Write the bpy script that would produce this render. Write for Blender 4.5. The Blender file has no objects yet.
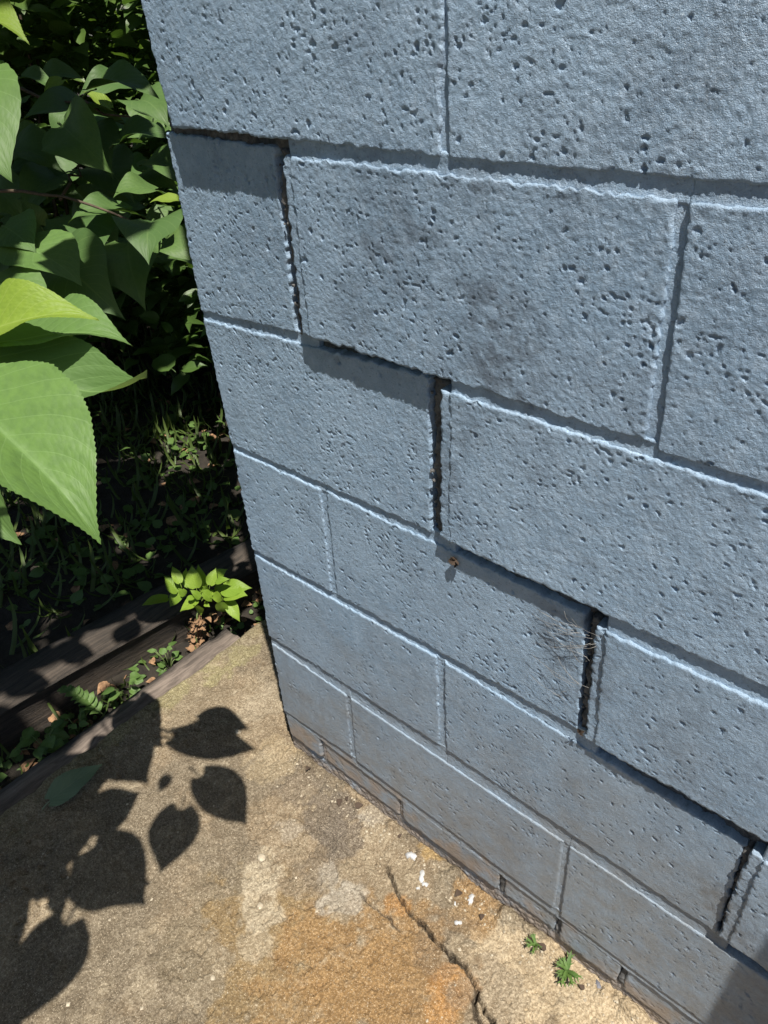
import bpy, bmesh, math, random
import numpy as np
from mathutils import Vector, Matrix

# ------------------------------------------------------------------ camera, sky, sun, exposure
scene = bpy.context.scene
COL = scene.collection
cam_data = bpy.data.cameras.new('camera')
cam = bpy.data.objects.new('camera', cam_data); COL.objects.link(cam)
CR = Vector((0.75396, 0.65501, -0.05000)); CU = Vector((-0.35080, 0.46581, 0.81238)); CF = Vector((-0.55541, 0.59496, -0.58098))
cam.matrix_world = Matrix(((CR.x, CU.x, -CF.x, 0.79148), (CR.y, CU.y, -CF.y, -0.51868), (CR.z, CU.z, -CF.z, 1.11295), (0, 0, 0, 1)))
cam_data.sensor_fit = 'VERTICAL'; cam_data.sensor_height = 24; cam_data.lens = 16.66
cam_data.clip_start = 0.02; cam_data.clip_end = 400
scene.camera = cam

SUN_EL = math.radians(68.0)
SUN_H = Vector((0.852, -0.524, 0)).normalized()            # horizontal direction towards the sun
TO_SUN = SUN_H * math.cos(SUN_EL) + Vector((0, 0, math.sin(SUN_EL)))
sun_data = bpy.data.lights.new('sun', 'SUN'); sun_data.energy = 5.0; sun_data.angle = math.radians(0.53)
sun_data.color = (1.0, 0.95, 0.87)
sun = bpy.data.objects.new('sun', sun_data); COL.objects.link(sun)
sun.rotation_euler = TO_SUN.to_track_quat('Z', 'Y').to_euler(); sun.location = (2, -2, 6)
world = bpy.data.worlds.new('World'); scene.world = world; world.use_nodes = True
wn = world.node_tree
sky = wn.nodes.new('ShaderNodeTexSky'); sky.sky_type = 'NISHITA'; sky.sun_disc = False
sky.sun_elevation = SUN_EL
sky.sun_rotation = math.atan2(SUN_H.x, SUN_H.y)
bg = wn.nodes['Background']; bg.inputs['Strength'].default_value = 0.05
wn.links.new(sky.outputs['Color'], bg.inputs['Color'])
scene.view_settings.view_transform = 'Standard'; scene.view_settings.look = 'None'
scene.view_settings.gamma = 1.0; scene.view_settings.use_curve_mapping = False
scene.view_settings.exposure = 0.82

# ------------------------------------------------------------------ helpers
rng = np.random.default_rng(7)
random.seed(7)
SX, SY = TO_SUN.x / TO_SUN.z, TO_SUN.y / TO_SUN.z           # towards the sun, per metre of height

def _hash(ix, iy, seed):
    h = (ix.astype(np.int64) * 374761393 + iy.astype(np.int64) * 668265263 + seed * 1442695041) & 0xFFFFFFFF
    h = ((h ^ (h >> 13)) * 1274126177) & 0xFFFFFFFF
    h = h ^ (h >> 16)
    return (h & 0xFFFFFF).astype(np.float64) / 0xFFFFFF

def vnoise(x, y, seed=0):
    x0 = np.floor(x); y0 = np.floor(y)
    fx = x - x0; fy = y - y0
    fx = fx * fx * (3 - 2 * fx); fy = fy * fy * (3 - 2 * fy)
    a = _hash(x0, y0, seed); b = _hash(x0 + 1, y0, seed); c = _hash(x0, y0 + 1, seed); d = _hash(x0 + 1, y0 + 1, seed)
    return (a * (1 - fx) + b * fx) * (1 - fy) + (c * (1 - fx) + d * fx) * fy

def fbm(x, y, wl, seed=0, octv=4, gain=.5):
    s = 0; amp = 1; tot = 0; f = 1 / wl
    for o in range(octv):
        s = s + amp * vnoise(x * f + 17.3 * o, y * f - 9.1 * o, seed + o); tot += amp; amp *= gain; f *= 2.03
    return s / tot

def sstep(a, b, x):
    t = np.clip((x - a) / (b - a), 0, 1); return t * t * (3 - 2 * t)

def raw_mesh(name, verts, faces, mats=(), smooth=True, uv=None):
    me = bpy.data.meshes.new(name)
    me.from_pydata([tuple(v) for v in verts], [], [tuple(f) for f in faces])
    if smooth: me.polygons.foreach_set('use_smooth', [True] * len(me.polygons))
    if uv is not None:
        lay = me.uv_layers.new(name='UVMap')
        idx = np.empty(len(me.loops), np.int32); me.loops.foreach_get('vertex_index', idx)
        lay.data.foreach_set('uv', np.asarray(uv, np.float32)[idx].ravel())
    for m in mats: me.materials.append(m)
    return me

def quad_mesh(name, V, Q, mats, attrs=None):
    """fast mesh from numpy vertices and quads"""
    me = bpy.data.meshes.new(name)
    me.vertices.add(len(V)); me.vertices.foreach_set('co', np.ascontiguousarray(V, np.float32).ravel())
    me.loops.add(Q.size); me.loops.foreach_set('vertex_index', Q.astype(np.int32).ravel())
    me.polygons.add(len(Q)); me.polygons.foreach_set('loop_start', np.arange(0, Q.size, 4, dtype=np.int32))
    me.update(calc_edges=True); me.validate()
    me.polygons.foreach_set('use_smooth', np.ones(len(me.polygons), bool))
    for k, a in (attrs or {}).items():
        at = me.attributes.new(k, 'FLOAT_COLOR', 'POINT')
        c = np.ones((len(V), 4), np.float32); c[:, :a.shape[1]] = a
        at.data.foreach_set('color', c.ravel())
    for m in mats: me.materials.append(m)
    return me

def link(name, data, parent=None, loc=None):
    o = bpy.data.objects.new(name, data); COL.objects.link(o)
    if parent is not None: o.parent = parent
    if loc is not None: o.location = loc
    return o

def tag(o, label, cat, group=None):
    o['label'] = label; o['category'] = cat
    if group: o['group'] = group
    return o

def thing(name, label, cat, loc=(0, 0, 0), group=None):
    o = link(name, None, None, loc); o.empty_display_size = .05
    return tag(o, label, cat, group)

def structure(o): o['kind'] = 'structure'; return o

# node helpers
class NT:
    def __init__(s, name):
        s.m = bpy.data.materials.new(name); s.m.use_nodes = True; s.t = s.m.node_tree
        s.bsdf = s.t.nodes['Principled BSDF']; s.out = s.t.nodes['Material Output']
        s.co = s.t.nodes.new('ShaderNodeTexCoord')
    def n(s, ty, **kw):
        nd = s.t.nodes.new(ty)
        for k, v in kw.items():
            if isinstance(k, str) and hasattr(nd, k): setattr(nd, k, v)
        return nd
    def l(s, a, b): s.t.links.new(a, b)
    def noise(s, scale, detail=4, rough=.6, vec=None, dist=0):
        nd = s.n('ShaderNodeTexNoise'); nd.inputs['Scale'].default_value = scale; nd.inputs['Detail'].default_value = detail
        nd.inputs['Roughness'].default_value = rough; nd.inputs['Distortion'].default_value = dist
        s.l(vec if vec is not None else s.co.outputs['Object'], nd.inputs['Vector']); return nd.outputs['Fac']
    def ramp(s, fac, a, b, ca=0., cb=1.):
        nd = s.n('ShaderNodeMapRange'); nd.interpolation_type = 'SMOOTHSTEP'
        s.l(fac, nd.inputs[0]); nd.inputs[1].default_value = a; nd.inputs[2].default_value = b
        nd.inputs[3].default_value = ca; nd.inputs[4].default_value = cb; return nd.outputs[0]
    def mix(s, fac, a, b, blend='MIX'):
        nd = s.n('ShaderNodeMix'); nd.data_type = 'RGBA'; nd.blend_type = blend
        for v, sock in ((fac, nd.inputs[0]), (a, nd.inputs[6]), (b, nd.inputs[7])):
            if isinstance(v, (int, float)): sock.default_value = v
            elif isinstance(v, tuple): sock.default_value = (*v, 1)
            else: s.l(v, sock)
        return nd.outputs[2]
    def math(s, op, a, b=0.):
        nd = s.n('ShaderNodeMath'); nd.operation = op
        for v, sock in ((a, nd.inputs[0]), (b, nd.inputs[1])):
            if isinstance(v, (int, float)): sock.default_value = v
            else: s.l(v, sock)
        return nd.outputs[0]
    def bump(s, h, strength, dist=.001, prev=None):
        nd = s.n('ShaderNodeBump'); nd.inputs['Strength'].default_value = strength; nd.inputs['Distance'].default_value = dist
        s.l(h, nd.inputs['Height'])
        if prev is not None: s.l(prev, nd.inputs['Normal'])
        return nd.outputs['Normal']
    def color(s, c):
        if isinstance(c, tuple): s.bsdf.inputs['Base Color'].default_value = (*c, 1)
        else: s.l(c, s.bsdf.inputs['Base Color'])
    def rough(s, v):
        if isinstance(v, (int, float)): s.bsdf.inputs['Roughness'].default_value = v
        else: s.l(v, s.bsdf.inputs['Roughness'])
    def attr(s, name):
        nd = s.n('ShaderNodeAttribute'); nd.attribute_name = name
        sp = s.n('ShaderNodeSeparateColor'); s.l(nd.outputs['Color'], sp.inputs[0]); return nd.outputs['Color'], sp.outputs

# ------------------------------------------------------------------ materials
def m_paint():
    m = NT('blue_grey_masonry_paint'); _, g = m.attr('grime')
    big = m.noise(5, 4, .6)
    c = m.mix(m.ramp(big, .35, .68), (.228, .328, .445), (.285, .392, .515))
    fine = m.noise(70, 5, .7)
    c = m.mix(m.ramp(fine, .40, .75), c, (.33, .437, .56))
    mo = m.noise(16, 6, .7)
    c = m.mix(m.ramp(mo, .48, .70, 0, .50), c, (.170, .232, .312))
    sp = m.noise(300, 3, .65)
    c = m.mix(m.ramp(sp, .56, .70, 0, .75), c, (.135, .18, .235))
    lp = m.noise(390, 3, .7)
    c = m.mix(m.ramp(lp, .60, .70, 0, .60), c, (.46, .56, .66))
    c = m.mix(m.math('MULTIPLY', g[0], .70), c, (.085, .105, .135))          # soot-grey grime patches
    oi = m.n('ShaderNodeObjectInfo')
    c = m.mix(m.ramp(oi.outputs['Random'], 0, 1, 0, .22), c, m.mix(1.0, c, (.62, .64, .66), 'MULTIPLY'))   # each block took the paint a little differently
    dust = m.math('MULTIPLY', g[1], m.ramp(m.noise(28, 5, .65), .25, .7, .45, 1.0))
    c = m.mix(dust, c, (.19, .165, .130))                                   # tan splash dust near the ground
    c = m.mix(g[2], c, (.30, .205, .125))                                    # rusty soil film on the lowest edges
    m.color(c); m.rough(m.ramp(m.noise(130, 3), .3, .7, .30, .52))
    m.bsdf.inputs['Specular IOR Level'].default_value = .5
    nb = m.bump(m.noise(520, 3, .85), 1.0, .0015)
    m.l(nb, m.bsdf.inputs['Normal']); return m.m

def m_raw_mortar():
    m = NT('raw_broken_mortar')
    c = m.mix(m.ramp(m.noise(90, 5, .7), .3, .7), (.045, .045, .046), (.15, .148, .145))
    m.color(c); m.rough(.95); m.l(m.bump(m.noise(350, 5, .7), .8, .002), m.bsdf.inputs['Normal']); return m.m

def m_core():
    m = NT('dark_cavity_mortar'); m.color(m.mix(m.noise(40), (.05, .045, .04), (.09, .08, .07))); m.rough(1.0); return m.m

def m_slab():
    m = NT('weathered_concrete_slab'); col, _ = m.attr('stain')
    f0 = m.noise(30, 6, .7); f1 = m.noise(210, 6, .75); f2 = m.noise(420, 3, .6); f3 = m.noise(700, 2, .6)
    dk = m.mix(1.0, col, (.60, .56, .50), 'MULTIPLY'); lt = m.mix(1.0, col, (1.30, 1.30, 1.28), 'MULTIPLY')
    c = m.mix(m.ramp(f1, .36, .66), dk, lt)
    c = m.mix(m.ramp(f0, .46, .68, 0, .65), c, dk)
    c = m.mix(m.ramp(f2, .60, .70, 0, .50), c, (.50, .42, .30))
    c = m.mix(m.ramp(f3, .62, .70, 0, .7), c, (.60, .53, .40))
    c = m.mix(m.ramp(f2, .38, .28, 0, .55), c, (.075, .058, .038))
    vor = m.n('ShaderNodeTexVoronoi'); vor.inputs['Scale'].default_value = 210; vor.inputs['Randomness'].default_value = 1
    m.l(m.co.outputs['Object'], vor.inputs['Vector'])
    m.color(c); m.rough(.92); m.bsdf.inputs['Specular IOR Level'].default_value = .25
    h = m.math('ADD', m.noise(330, 4, .7), m.math('MULTIPLY', vor.outputs['Distance'], -.9))
    m.l(m.bump(h, .9, .0026), m.bsdf.inputs['Normal']); return m.m

def m_simple(name, a, b, scale, rough=.9, bump=.5, dist=.004, stretch=None):
    m = NT(name); vec = None
    if stretch:
        mp = m.n('ShaderNodeMapping'); mp.inputs['Scale'].default_value = stretch
        m.l(m.co.outputs['Object'], mp.inputs['Vector']); vec = mp.outputs['Vector']
    n = m.noise(scale, 6, .7, vec)
    m.color(m.mix(m.ramp(n, .3, .7), a, b)); m.rough(rough)
    m.l(m.bump(m.noise(scale * 3, 6, .7, vec), bump, dist), m.bsdf.inputs['Normal']); return m.m

def m_leaf(name, dark, light, vein, transl=.32, rough=.45, quilt=.6, back=None):
    m = NT(name)
    uv = m.n('ShaderNodeUVMap'); sp = m.n('ShaderNodeSeparateXYZ'); m.l(uv.outputs['UV'], sp.inputs[0])
    t = sp.outputs[0]; s = m.math('ABSOLUTE', m.math('SUBTRACT', sp.outputs[1], .5))      # 0 at the midrib, .5 at the edge
    oi = m.n('ShaderNodeObjectInfo')
    base = m.mix(oi.outputs['Random'], dark, light)
    base = m.mix(m.ramp(m.noise(18, 4), .35, .7, 0, .6), base, dark)
    mid = m.ramp(s, .020, .006)
    lat = m.math('FRACT', m.math('SUBTRACT', m.math('MULTIPLY', t, 8.0), m.math('MULTIPLY', s, 6.4)))
    lat = m.math('ABSOLUTE', m.math('SUBTRACT', lat, .5))
    latv = m.ramp(lat, .050, .015)
    veins = m.math('MAXIMUM', mid, m.math('MULTIPLY', latv, .75))
    c = m.mix(m.math('MULTIPLY', veins, .5), base, vein)
    if back:
        geo = m.n('ShaderNodeNewGeometry'); c = m.mix(geo.outputs['Backfacing'], c, back)
    m.color(c); m.rough(rough); m.bsdf.inputs['Specular IOR Level'].default_value = .35
    hv = m.math('SUBTRACT', m.ramp(lat, 0., .5, 0, 1.), m.math('MULTIPLY', veins, .4))
    hq = m.n('ShaderNodeTexVoronoi'); hq.inputs['Scale'].default_value = 26
    m.l(uv.outputs['UV'], hq.inputs['Vector'])
    h = m.math('ADD', m.math('MULTIPLY', hv, .45), m.math('MULTIPLY', hq.outputs['Distance'], -.5))
    nb = m.bump(h, quilt, .002); m.l(nb, m.bsdf.inputs['Normal'])
    tr = m.n('ShaderNodeBsdfTranslucent'); m.l(m.mix(.6, c, m.mix(1.0, c, (1.2, 1.35, .30), 'MULTIPLY')), tr.inputs['Color']); m.l(nb, tr.inputs['Normal'])
    mx = m.n('ShaderNodeMixShader'); mx.inputs[0].default_value = transl
    m.l(m.bsdf.outputs[0], mx.inputs[1]); m.l(tr.outputs[0], mx.inputs[2]); m.l(mx.outputs[0], m.out.inputs['Surface'])
    return m.m

M = dict(
    paint=m_paint(), raw=m_raw_mortar(), core=m_core(), slab=m_slab(),
    soil=m_simple('leaf_litter_soil', (.012, .009, .006), (.036, .028, .019), 22, .95, .9, .02),
    timber=m_simple('weathered_timber', (.018, .015, .012), (.075, .058, .044), 6, .9, .8, .006, (14, 1.0, 14)),
    board=m_simple('grey_brown_board', (.07, .055, .045), (.20, .16, .13), 8, .9, .7, .004, (12, 1.0, 12)),
    leaf=m_leaf('broad_leaf', (.085, .155, .045), (.115, .205, .050), (.16, .26, .09), .30, .55, .28, back=(.15, .22, .085)),
    leaf_y=m_leaf('young_yellow_green_leaf', (.17, .25, .035), (.21, .30, .040), (.28, .36, .09), .38, .5, .3),
    leaf_d=m_leaf('leaf_shade_darkened', (.062, .120, .034), (.095, .165, .042), (.12, .19, .06), .25, .55, .18),  # second copy of the broad leaf green, darkened to look shaded
    leaf_bg=m_leaf('shrub_leaf', (.055, .110, .025), (.115, .180, .036), (.10, .16, .05), .35, .4, .2),
    weed=m_leaf('weed_leaf', (.16, .26, .028), (.23, .34, .040), (.28, .38, .09), .35, .45, .3),
    weed_d=m_leaf('small_weed_leaf', (.080, .145, .038), (.12, .20, .05), (.15, .24, .08), .3, .4, .3),
    grass=m_leaf('grass_blade', (.045, .085, .020), (.12, .15, .035), (.14, .2, .06), .3, .5, .1),
    bark=m_simple('twig_bark', (.05, .035, .022), (.12, .085, .055), 60, .85, .6, .003),
    stem=m_simple('green_stem', (.10, .15, .045), (.16, .20, .07), 60, .6, .2, .001),
    dry=m_simple('dry_brown_leaf', (.11, .060, .03), (.34, .20, .105), 60, .9, .4, .002),
    white=m_simple('white_paint_spot', (.30, .30, .295), (.44, .44, .44), 160, .6, .5, .001),
    chip=m_simple('dark_grey_paint_chip', (.10, .10, .115), (.16, .16, .18), 120, .8, .4, .001),
    stone=m_simple('small_pale_stone', (.28, .235, .17), (.46, .40, .30), 80, .9, .6, .003),
    fallen=m_leaf('fallen_leaf_dull', (.105, .150, .085), (.125, .170, .10), (.17, .2, .13), .1, .6, .2),
    dry2=m_simple('dark_dead_leaf', (.025, .017, .012), (.085, .055, .035), 90, .9, .4, .002),
    web=m_simple('dusty_cobweb', (.22, .21, .20), (.36, .35, .33), 50, .8, .1, .001),
)

# ------------------------------------------------------------------ the cracked block wall
def grime(X, Z, d):
    n = fbm(X, Z, .07, 31, 5)
    soot = np.zeros_like(X)
    for (px, pz, r, a) in SOOT:
        soot = np.maximum(soot, a * sstep(r, r * .15, np.hypot(X - px, Z - pz) + (n - .5) * r * 1.6))
    soot = np.clip(soot * (.10 + 1.3 * sstep(.3, .75, fbm(X, Z, .010, 5, 4))) + .18 * sstep(.58, .80, fbm(X, Z, .05, 77, 4)), 0, 1)
    dust = sstep(.46, -.04, Z + (n - .5) * .30 - .10 * sstep(.2, .8, X)) * .68
    rust = sstep(-.010, -.10, Z + (fbm(X, Z, .03, 37, 4) - .5) * .22) * .55
    return np.stack([soot, dust, rust], 1)

SOOT = [(.335, .945, .075, .65), (.46, .855, .085, .70), (.285, .87, .05, .35), (.44, .99, .045, .55), (.53, .995, .05, .4),
        (.41, .70, .03, .45), (.57, .535, .07, .55), (.60, .50, .05, .6), (.80, .30, .05, .5), (.815, .26, .05, .6), (.62, 1.06, .10, .3),
        (.43, .77, .04, .35), (.19, .93, .07, .25), (.72, .50, .10, .25), (.25, .80, .03, .4)]

def relief(X, Z, seed, amp=1.0):
    """pitted, orange-peel surface of painted concrete block: positive = out of the face (metres)"""
    h = (fbm(X, Z, .085, seed + 1, 3) - .5) * .0012
    h += (fbm(X, Z, .012, seed + 2, 2) - .5) * .00050 * amp
    h += (fbm(X, Z, .0029, seed + 5, 2, .5) - .5) * .00085 * amp
    a = .70 * vnoise(X / .0034, Z / .0027, seed + 6) + .30 * vnoise(X / .0062, Z / .005, seed + 7)
    reg = fbm(X, Z, .05, seed + 8, 3)
    h -= sstep(.82, .88, a * (.74 + .50 * reg)) * .0014
    return h

def pits(X, Z, h, x0, x1, z0, z1, seed, dens):
    r_ = np.random.default_rng(seed)
    nx = X.shape
    n = int((x1 - x0) * (z1 - z0) * dens)
    xs = X[0, :] if X.ndim == 2 else X
    for _ in range(n):
        cx = r_.uniform(x0, x1); cz = r_.uniform(z0, z1)
        r = .0007 + .0017 * r_.random() ** 5; dep = r * r_.uniform(.8, 1.4)
        if vnoise(np.array([cx / .045]), np.array([cz / .045]), seed + 21)[0] < r_.random() * .6: continue
        # window on the (nearly regular) grid
        i = int((cx - x0) / (x1 - x0) * (nx[1] - 1)); j = int((z1 - cz) / (z1 - z0) * (nx[0] - 1))
        wi = int(r * 2.4 / (x1 - x0) * nx[1]) + 2; wj = int(r * 2.4 / (z1 - z0) * nx[0]) + 2
        sl = (slice(max(j - wj, 0), j + wj + 1), slice(max(i - wi, 0), i + wi + 1))
        ax = r_.uniform(.7, 1.5); th = r_.uniform(0, 3.14)
        dx = X[sl] - X[min(j, nx[0] - 1), min(i, nx[1] - 1)]; dz = Z[sl] - Z[min(j, nx[0] - 1), min(i, nx[1] - 1)]
        u = (dx * math.cos(th) + dz * math.sin(th)) * ax; v = (-dx * math.sin(th) + dz * math.cos(th)) / ax
        q = np.hypot(u, v) / r + 1.4 * (vnoise(X[sl] / .0022, Z[sl] / .0022, seed) - .5)
        h[sl] -= dep * sstep(1.0, .75, q)
    return h

def field_solid(name, quad, d, spacing, r_edge, mat, parent, back, amp=1.0, dens=0, seed=1, sag=0.0, jit=.0012, round_lr=(1, 1), ridge=0.0, corner=False):
    """a solid whose front is a finely modelled height field. quad = TL, TR, BR, BL as (x, z); d = how far the face stands proud"""
    TL, TR, BR, BL = [np.array(q, float) for q in quad]
    w = (np.linalg.norm(TR - TL) + np.linalg.norm(BR - BL)) / 2; hgt = (np.linalg.norm(TL - BL) + np.linalg.norm(TR - BR)) / 2
    nx = max(int(w / spacing), 3) + 1; nz = max(int(hgt / spacing), 3) + 1
    S, T = np.meshgrid(np.linspace(0, 1, nx), np.linspace(0, 1, nz))
    P = ((1 - S) * (1 - T))[..., None] * TL + (S * (1 - T))[..., None] * TR + (S * T)[..., None] * BR + ((1 - S) * T)[..., None] * BL
    X, Z = P[..., 0].copy(), P[..., 1].copy()
    x0, x1, z0, z1 = X.min(), X.max(), Z.min(), Z.max()
    h = relief(X, Z, seed, amp)
    if mat is M['raw']: h += (fbm(X, Z, .028, seed + 19, 3) - .5) * .012
    if dens: h = pits(X, Z, h, x0, x1, z0, z1, seed, dens)
    # rounded, slightly chipped arrises
    eX = np.minimum(S * w / round_lr[0], (1 - S) * w / round_lr[1]); eZ = np.minimum(T, 1 - T) * hgt
    chip = (fbm(X, Z, .012, seed + 11, 3) - .45) * (.0042 if jit < .002 else .0075)
    if ridge: h += ridge * sstep(.0120, .0015, np.minimum(np.minimum((1 - S) * w, S * w + (.5 if corner else 0)), T * hgt) + (fbm(X, Z, .02, seed + 15, 3) - .5) * .006) * (.25 + .75 * sstep(.30, .72, fbm(X, Z, .0060, seed + 13, 3)))
    def rnd(e):
        k = np.clip(1 - (e + chip * .5) / r_edge, 0, 1.2); return r_edge * (1 - np.sqrt(np.clip(1 - np.minimum(k, 1) ** 2, 0, 1)))
    h -= rnd(eX) * .9 + rnd(eZ) * .9
    if sag: h -= sag * (1 - (2 * (T if hgt < w else S) - 1) ** 2)
    edge = sstep(.010, .0, np.minimum(eX, eZ))
    X += edge * (fbm(X, Z, .006, seed + 3, 2) - .5) * jit * 2; Z += edge * (fbm(X, Z, .006, seed + 4, 2) - .5) * jit * 2
    dd = d if np.isscalar(d) else ((1 - S) * (1 - T) * d[0] + S * (1 - T) * d[1] + S * T * d[2] + (1 - S) * T * d[3])
    Y = -dd - h
    V = np.stack([X, Y, Z], -1).reshape(-1, 3)
    idx = np.arange(nx * nz).reshape(nz, nx)
    Q = np.stack([idx[:-1, :-1], idx[1:, :-1], idx[1:, 1:], idx[:-1, 1:]], -1).reshape(-1, 4)
    loop = np.concatenate([idx[0, :-1], idx[:-1, -1], idx[-1, :0:-1], idx[:0:-1, 0]])
    base = len(V); L = len(loop); VV = [V]; QQ = [Q]; prev = loop
    for k, yb in enumerate((Y.max() + .010, back)):
        ring = V[loop].copy(); ring[:, 1] = yb
        VV.append(ring); cur = base + np.arange(L); base += L
        nxt = np.roll(np.arange(L), -1)
        QQ.append(np.stack([prev, prev[nxt], cur[nxt], cur], 1)); prev = cur
    V = np.concatenate(VV); Q = np.concatenate(QQ)
    me = quad_mesh(name, V, Q, [mat], {'grime': grime(V[:, 0], V[:, 2], 0)})
    return link(name, me, parent)

wall = thing('block_wall', 'blue-grey painted concrete block wall with a stepped crack running down to the right', 'wall')
BLOCKS = [('c7a', (0.0145, 0.0105, 0.0105, 0.0145), [(0.0226, 1.203), (0.4094, 1.203), (0.4025, 1.0099), (0.0392, 1.0154)], 0.00125, 5600, 1), ('c7b', 0.0105, [(0.4077, 1.203), (0.806, 1.203), (0.806, 1.011), (0.4116, 1.0084)], 0.00125, 5600, 1), ('c6a', 0, [(0.0057, 1.0069), (0.1871, 1.002), (0.1858, 0.8087), (0.0026, 0.7984)], 0.00125, 5600, 1), ('c6b', 0.0105, [(0.2206, 0.9972), (0.6027, 0.9966), (0.6109, 0.8135), (0.2192, 0.8149)], 0.00125, 5600, 1), ('c6c', 0.0105, [(0.611, 0.9956), (1.012, 1.0071), (1.012, 0.8149), (0.622, 0.808)], 0.00125, 5600, 1), ('c5a', 0, [(0.0035, 0.7878), (0.3792, 0.8054), (0.3802, 0.6092), (0.0099, 0.6005)], 0.0013, 5400, 1), ('c5b', (0.0105, 0.0105, 0.0094, 0.0094), [(0.4146, 0.8016), (0.803, 0.7991), (0.803, 0.6177), (0.4127, 0.615)], 0.0013, 5400, 1), ('c4a', 0, [(0.0119, 0.5911), (0.1941, 0.5951), (0.1904, 0.4104), (0.0094, 0.4038)], 0.0016, 4600, 1), ('c4b', 0, [(0.2053, 0.5948), (0.5806, 0.5939), (0.5911, 0.4199), (0.2029, 0.4115)], 0.0016, 4600, 1), ('c4c', (0.0094, 0.0094, 0.008, 0.008), [(0.6066, 0.5945), (1.0, 0.6), (1.0, 0.428), (0.6166, 0.4205)], 0.0016, 4600, 1), ('c3a', 0, [(0.0116, 0.3924), (0.3873, 0.4018), (0.3895, 0.2174), (0.0076, 0.2039)], 0.0017, 3600, 1), ('c3b', 0, [(0.3989, 0.4019), (0.7856, 0.39), (0.7952, 0.2121), (0.4024, 0.2166)], 0.0017, 3600, 1), ('c3c', (0.008, 0.008, 0.007, 0.007), [(0.8038, 0.3938), (1.19, 0.394), (1.19, 0.218), (0.8099, 0.2188)], 0.0017, 3600, 1), ('c2a', 0, [(0.0094, 0.1873), (0.1957, 0.1847), (0.1914, 0.013), (0.007, -0.0032)], 0.0019, 2200, 1), ('c2b', 0, [(0.2048, 0.184), (0.5981, 0.1868), (0.6024, 0.0083), (0.201, 0.0097)], 0.0019, 2200, 1), ('c2c', 0, [(0.6073, 0.187), (1.0, 0.19), (1.0, 0.004), (0.6131, 0.0016)], 0.0019, 2200, 1)]
CRACKED = ('c6a', 'c6b', 'c5a', 'c5b', 'c4b', 'c4c', 'c3b', 'c3c')
for i, (nm, d, q, sp, dens, rl) in enumerate(BLOCKS):
    field_solid('concrete_block', q, d, sp, .0020, M['paint'], wall, .185, amp=1.0 if q[0][1] > .7 else .85 if q[0][1] > .5 else .65, dens=dens, seed=100 + 13 * i, round_lr=(rl, 1), ridge=.0005 if q[0][1] > .7 else .0002, corner=q[3][0] < .1, jit=.0024 if nm in CRACKED or q[3][0] < .1 else .0011)

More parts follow.
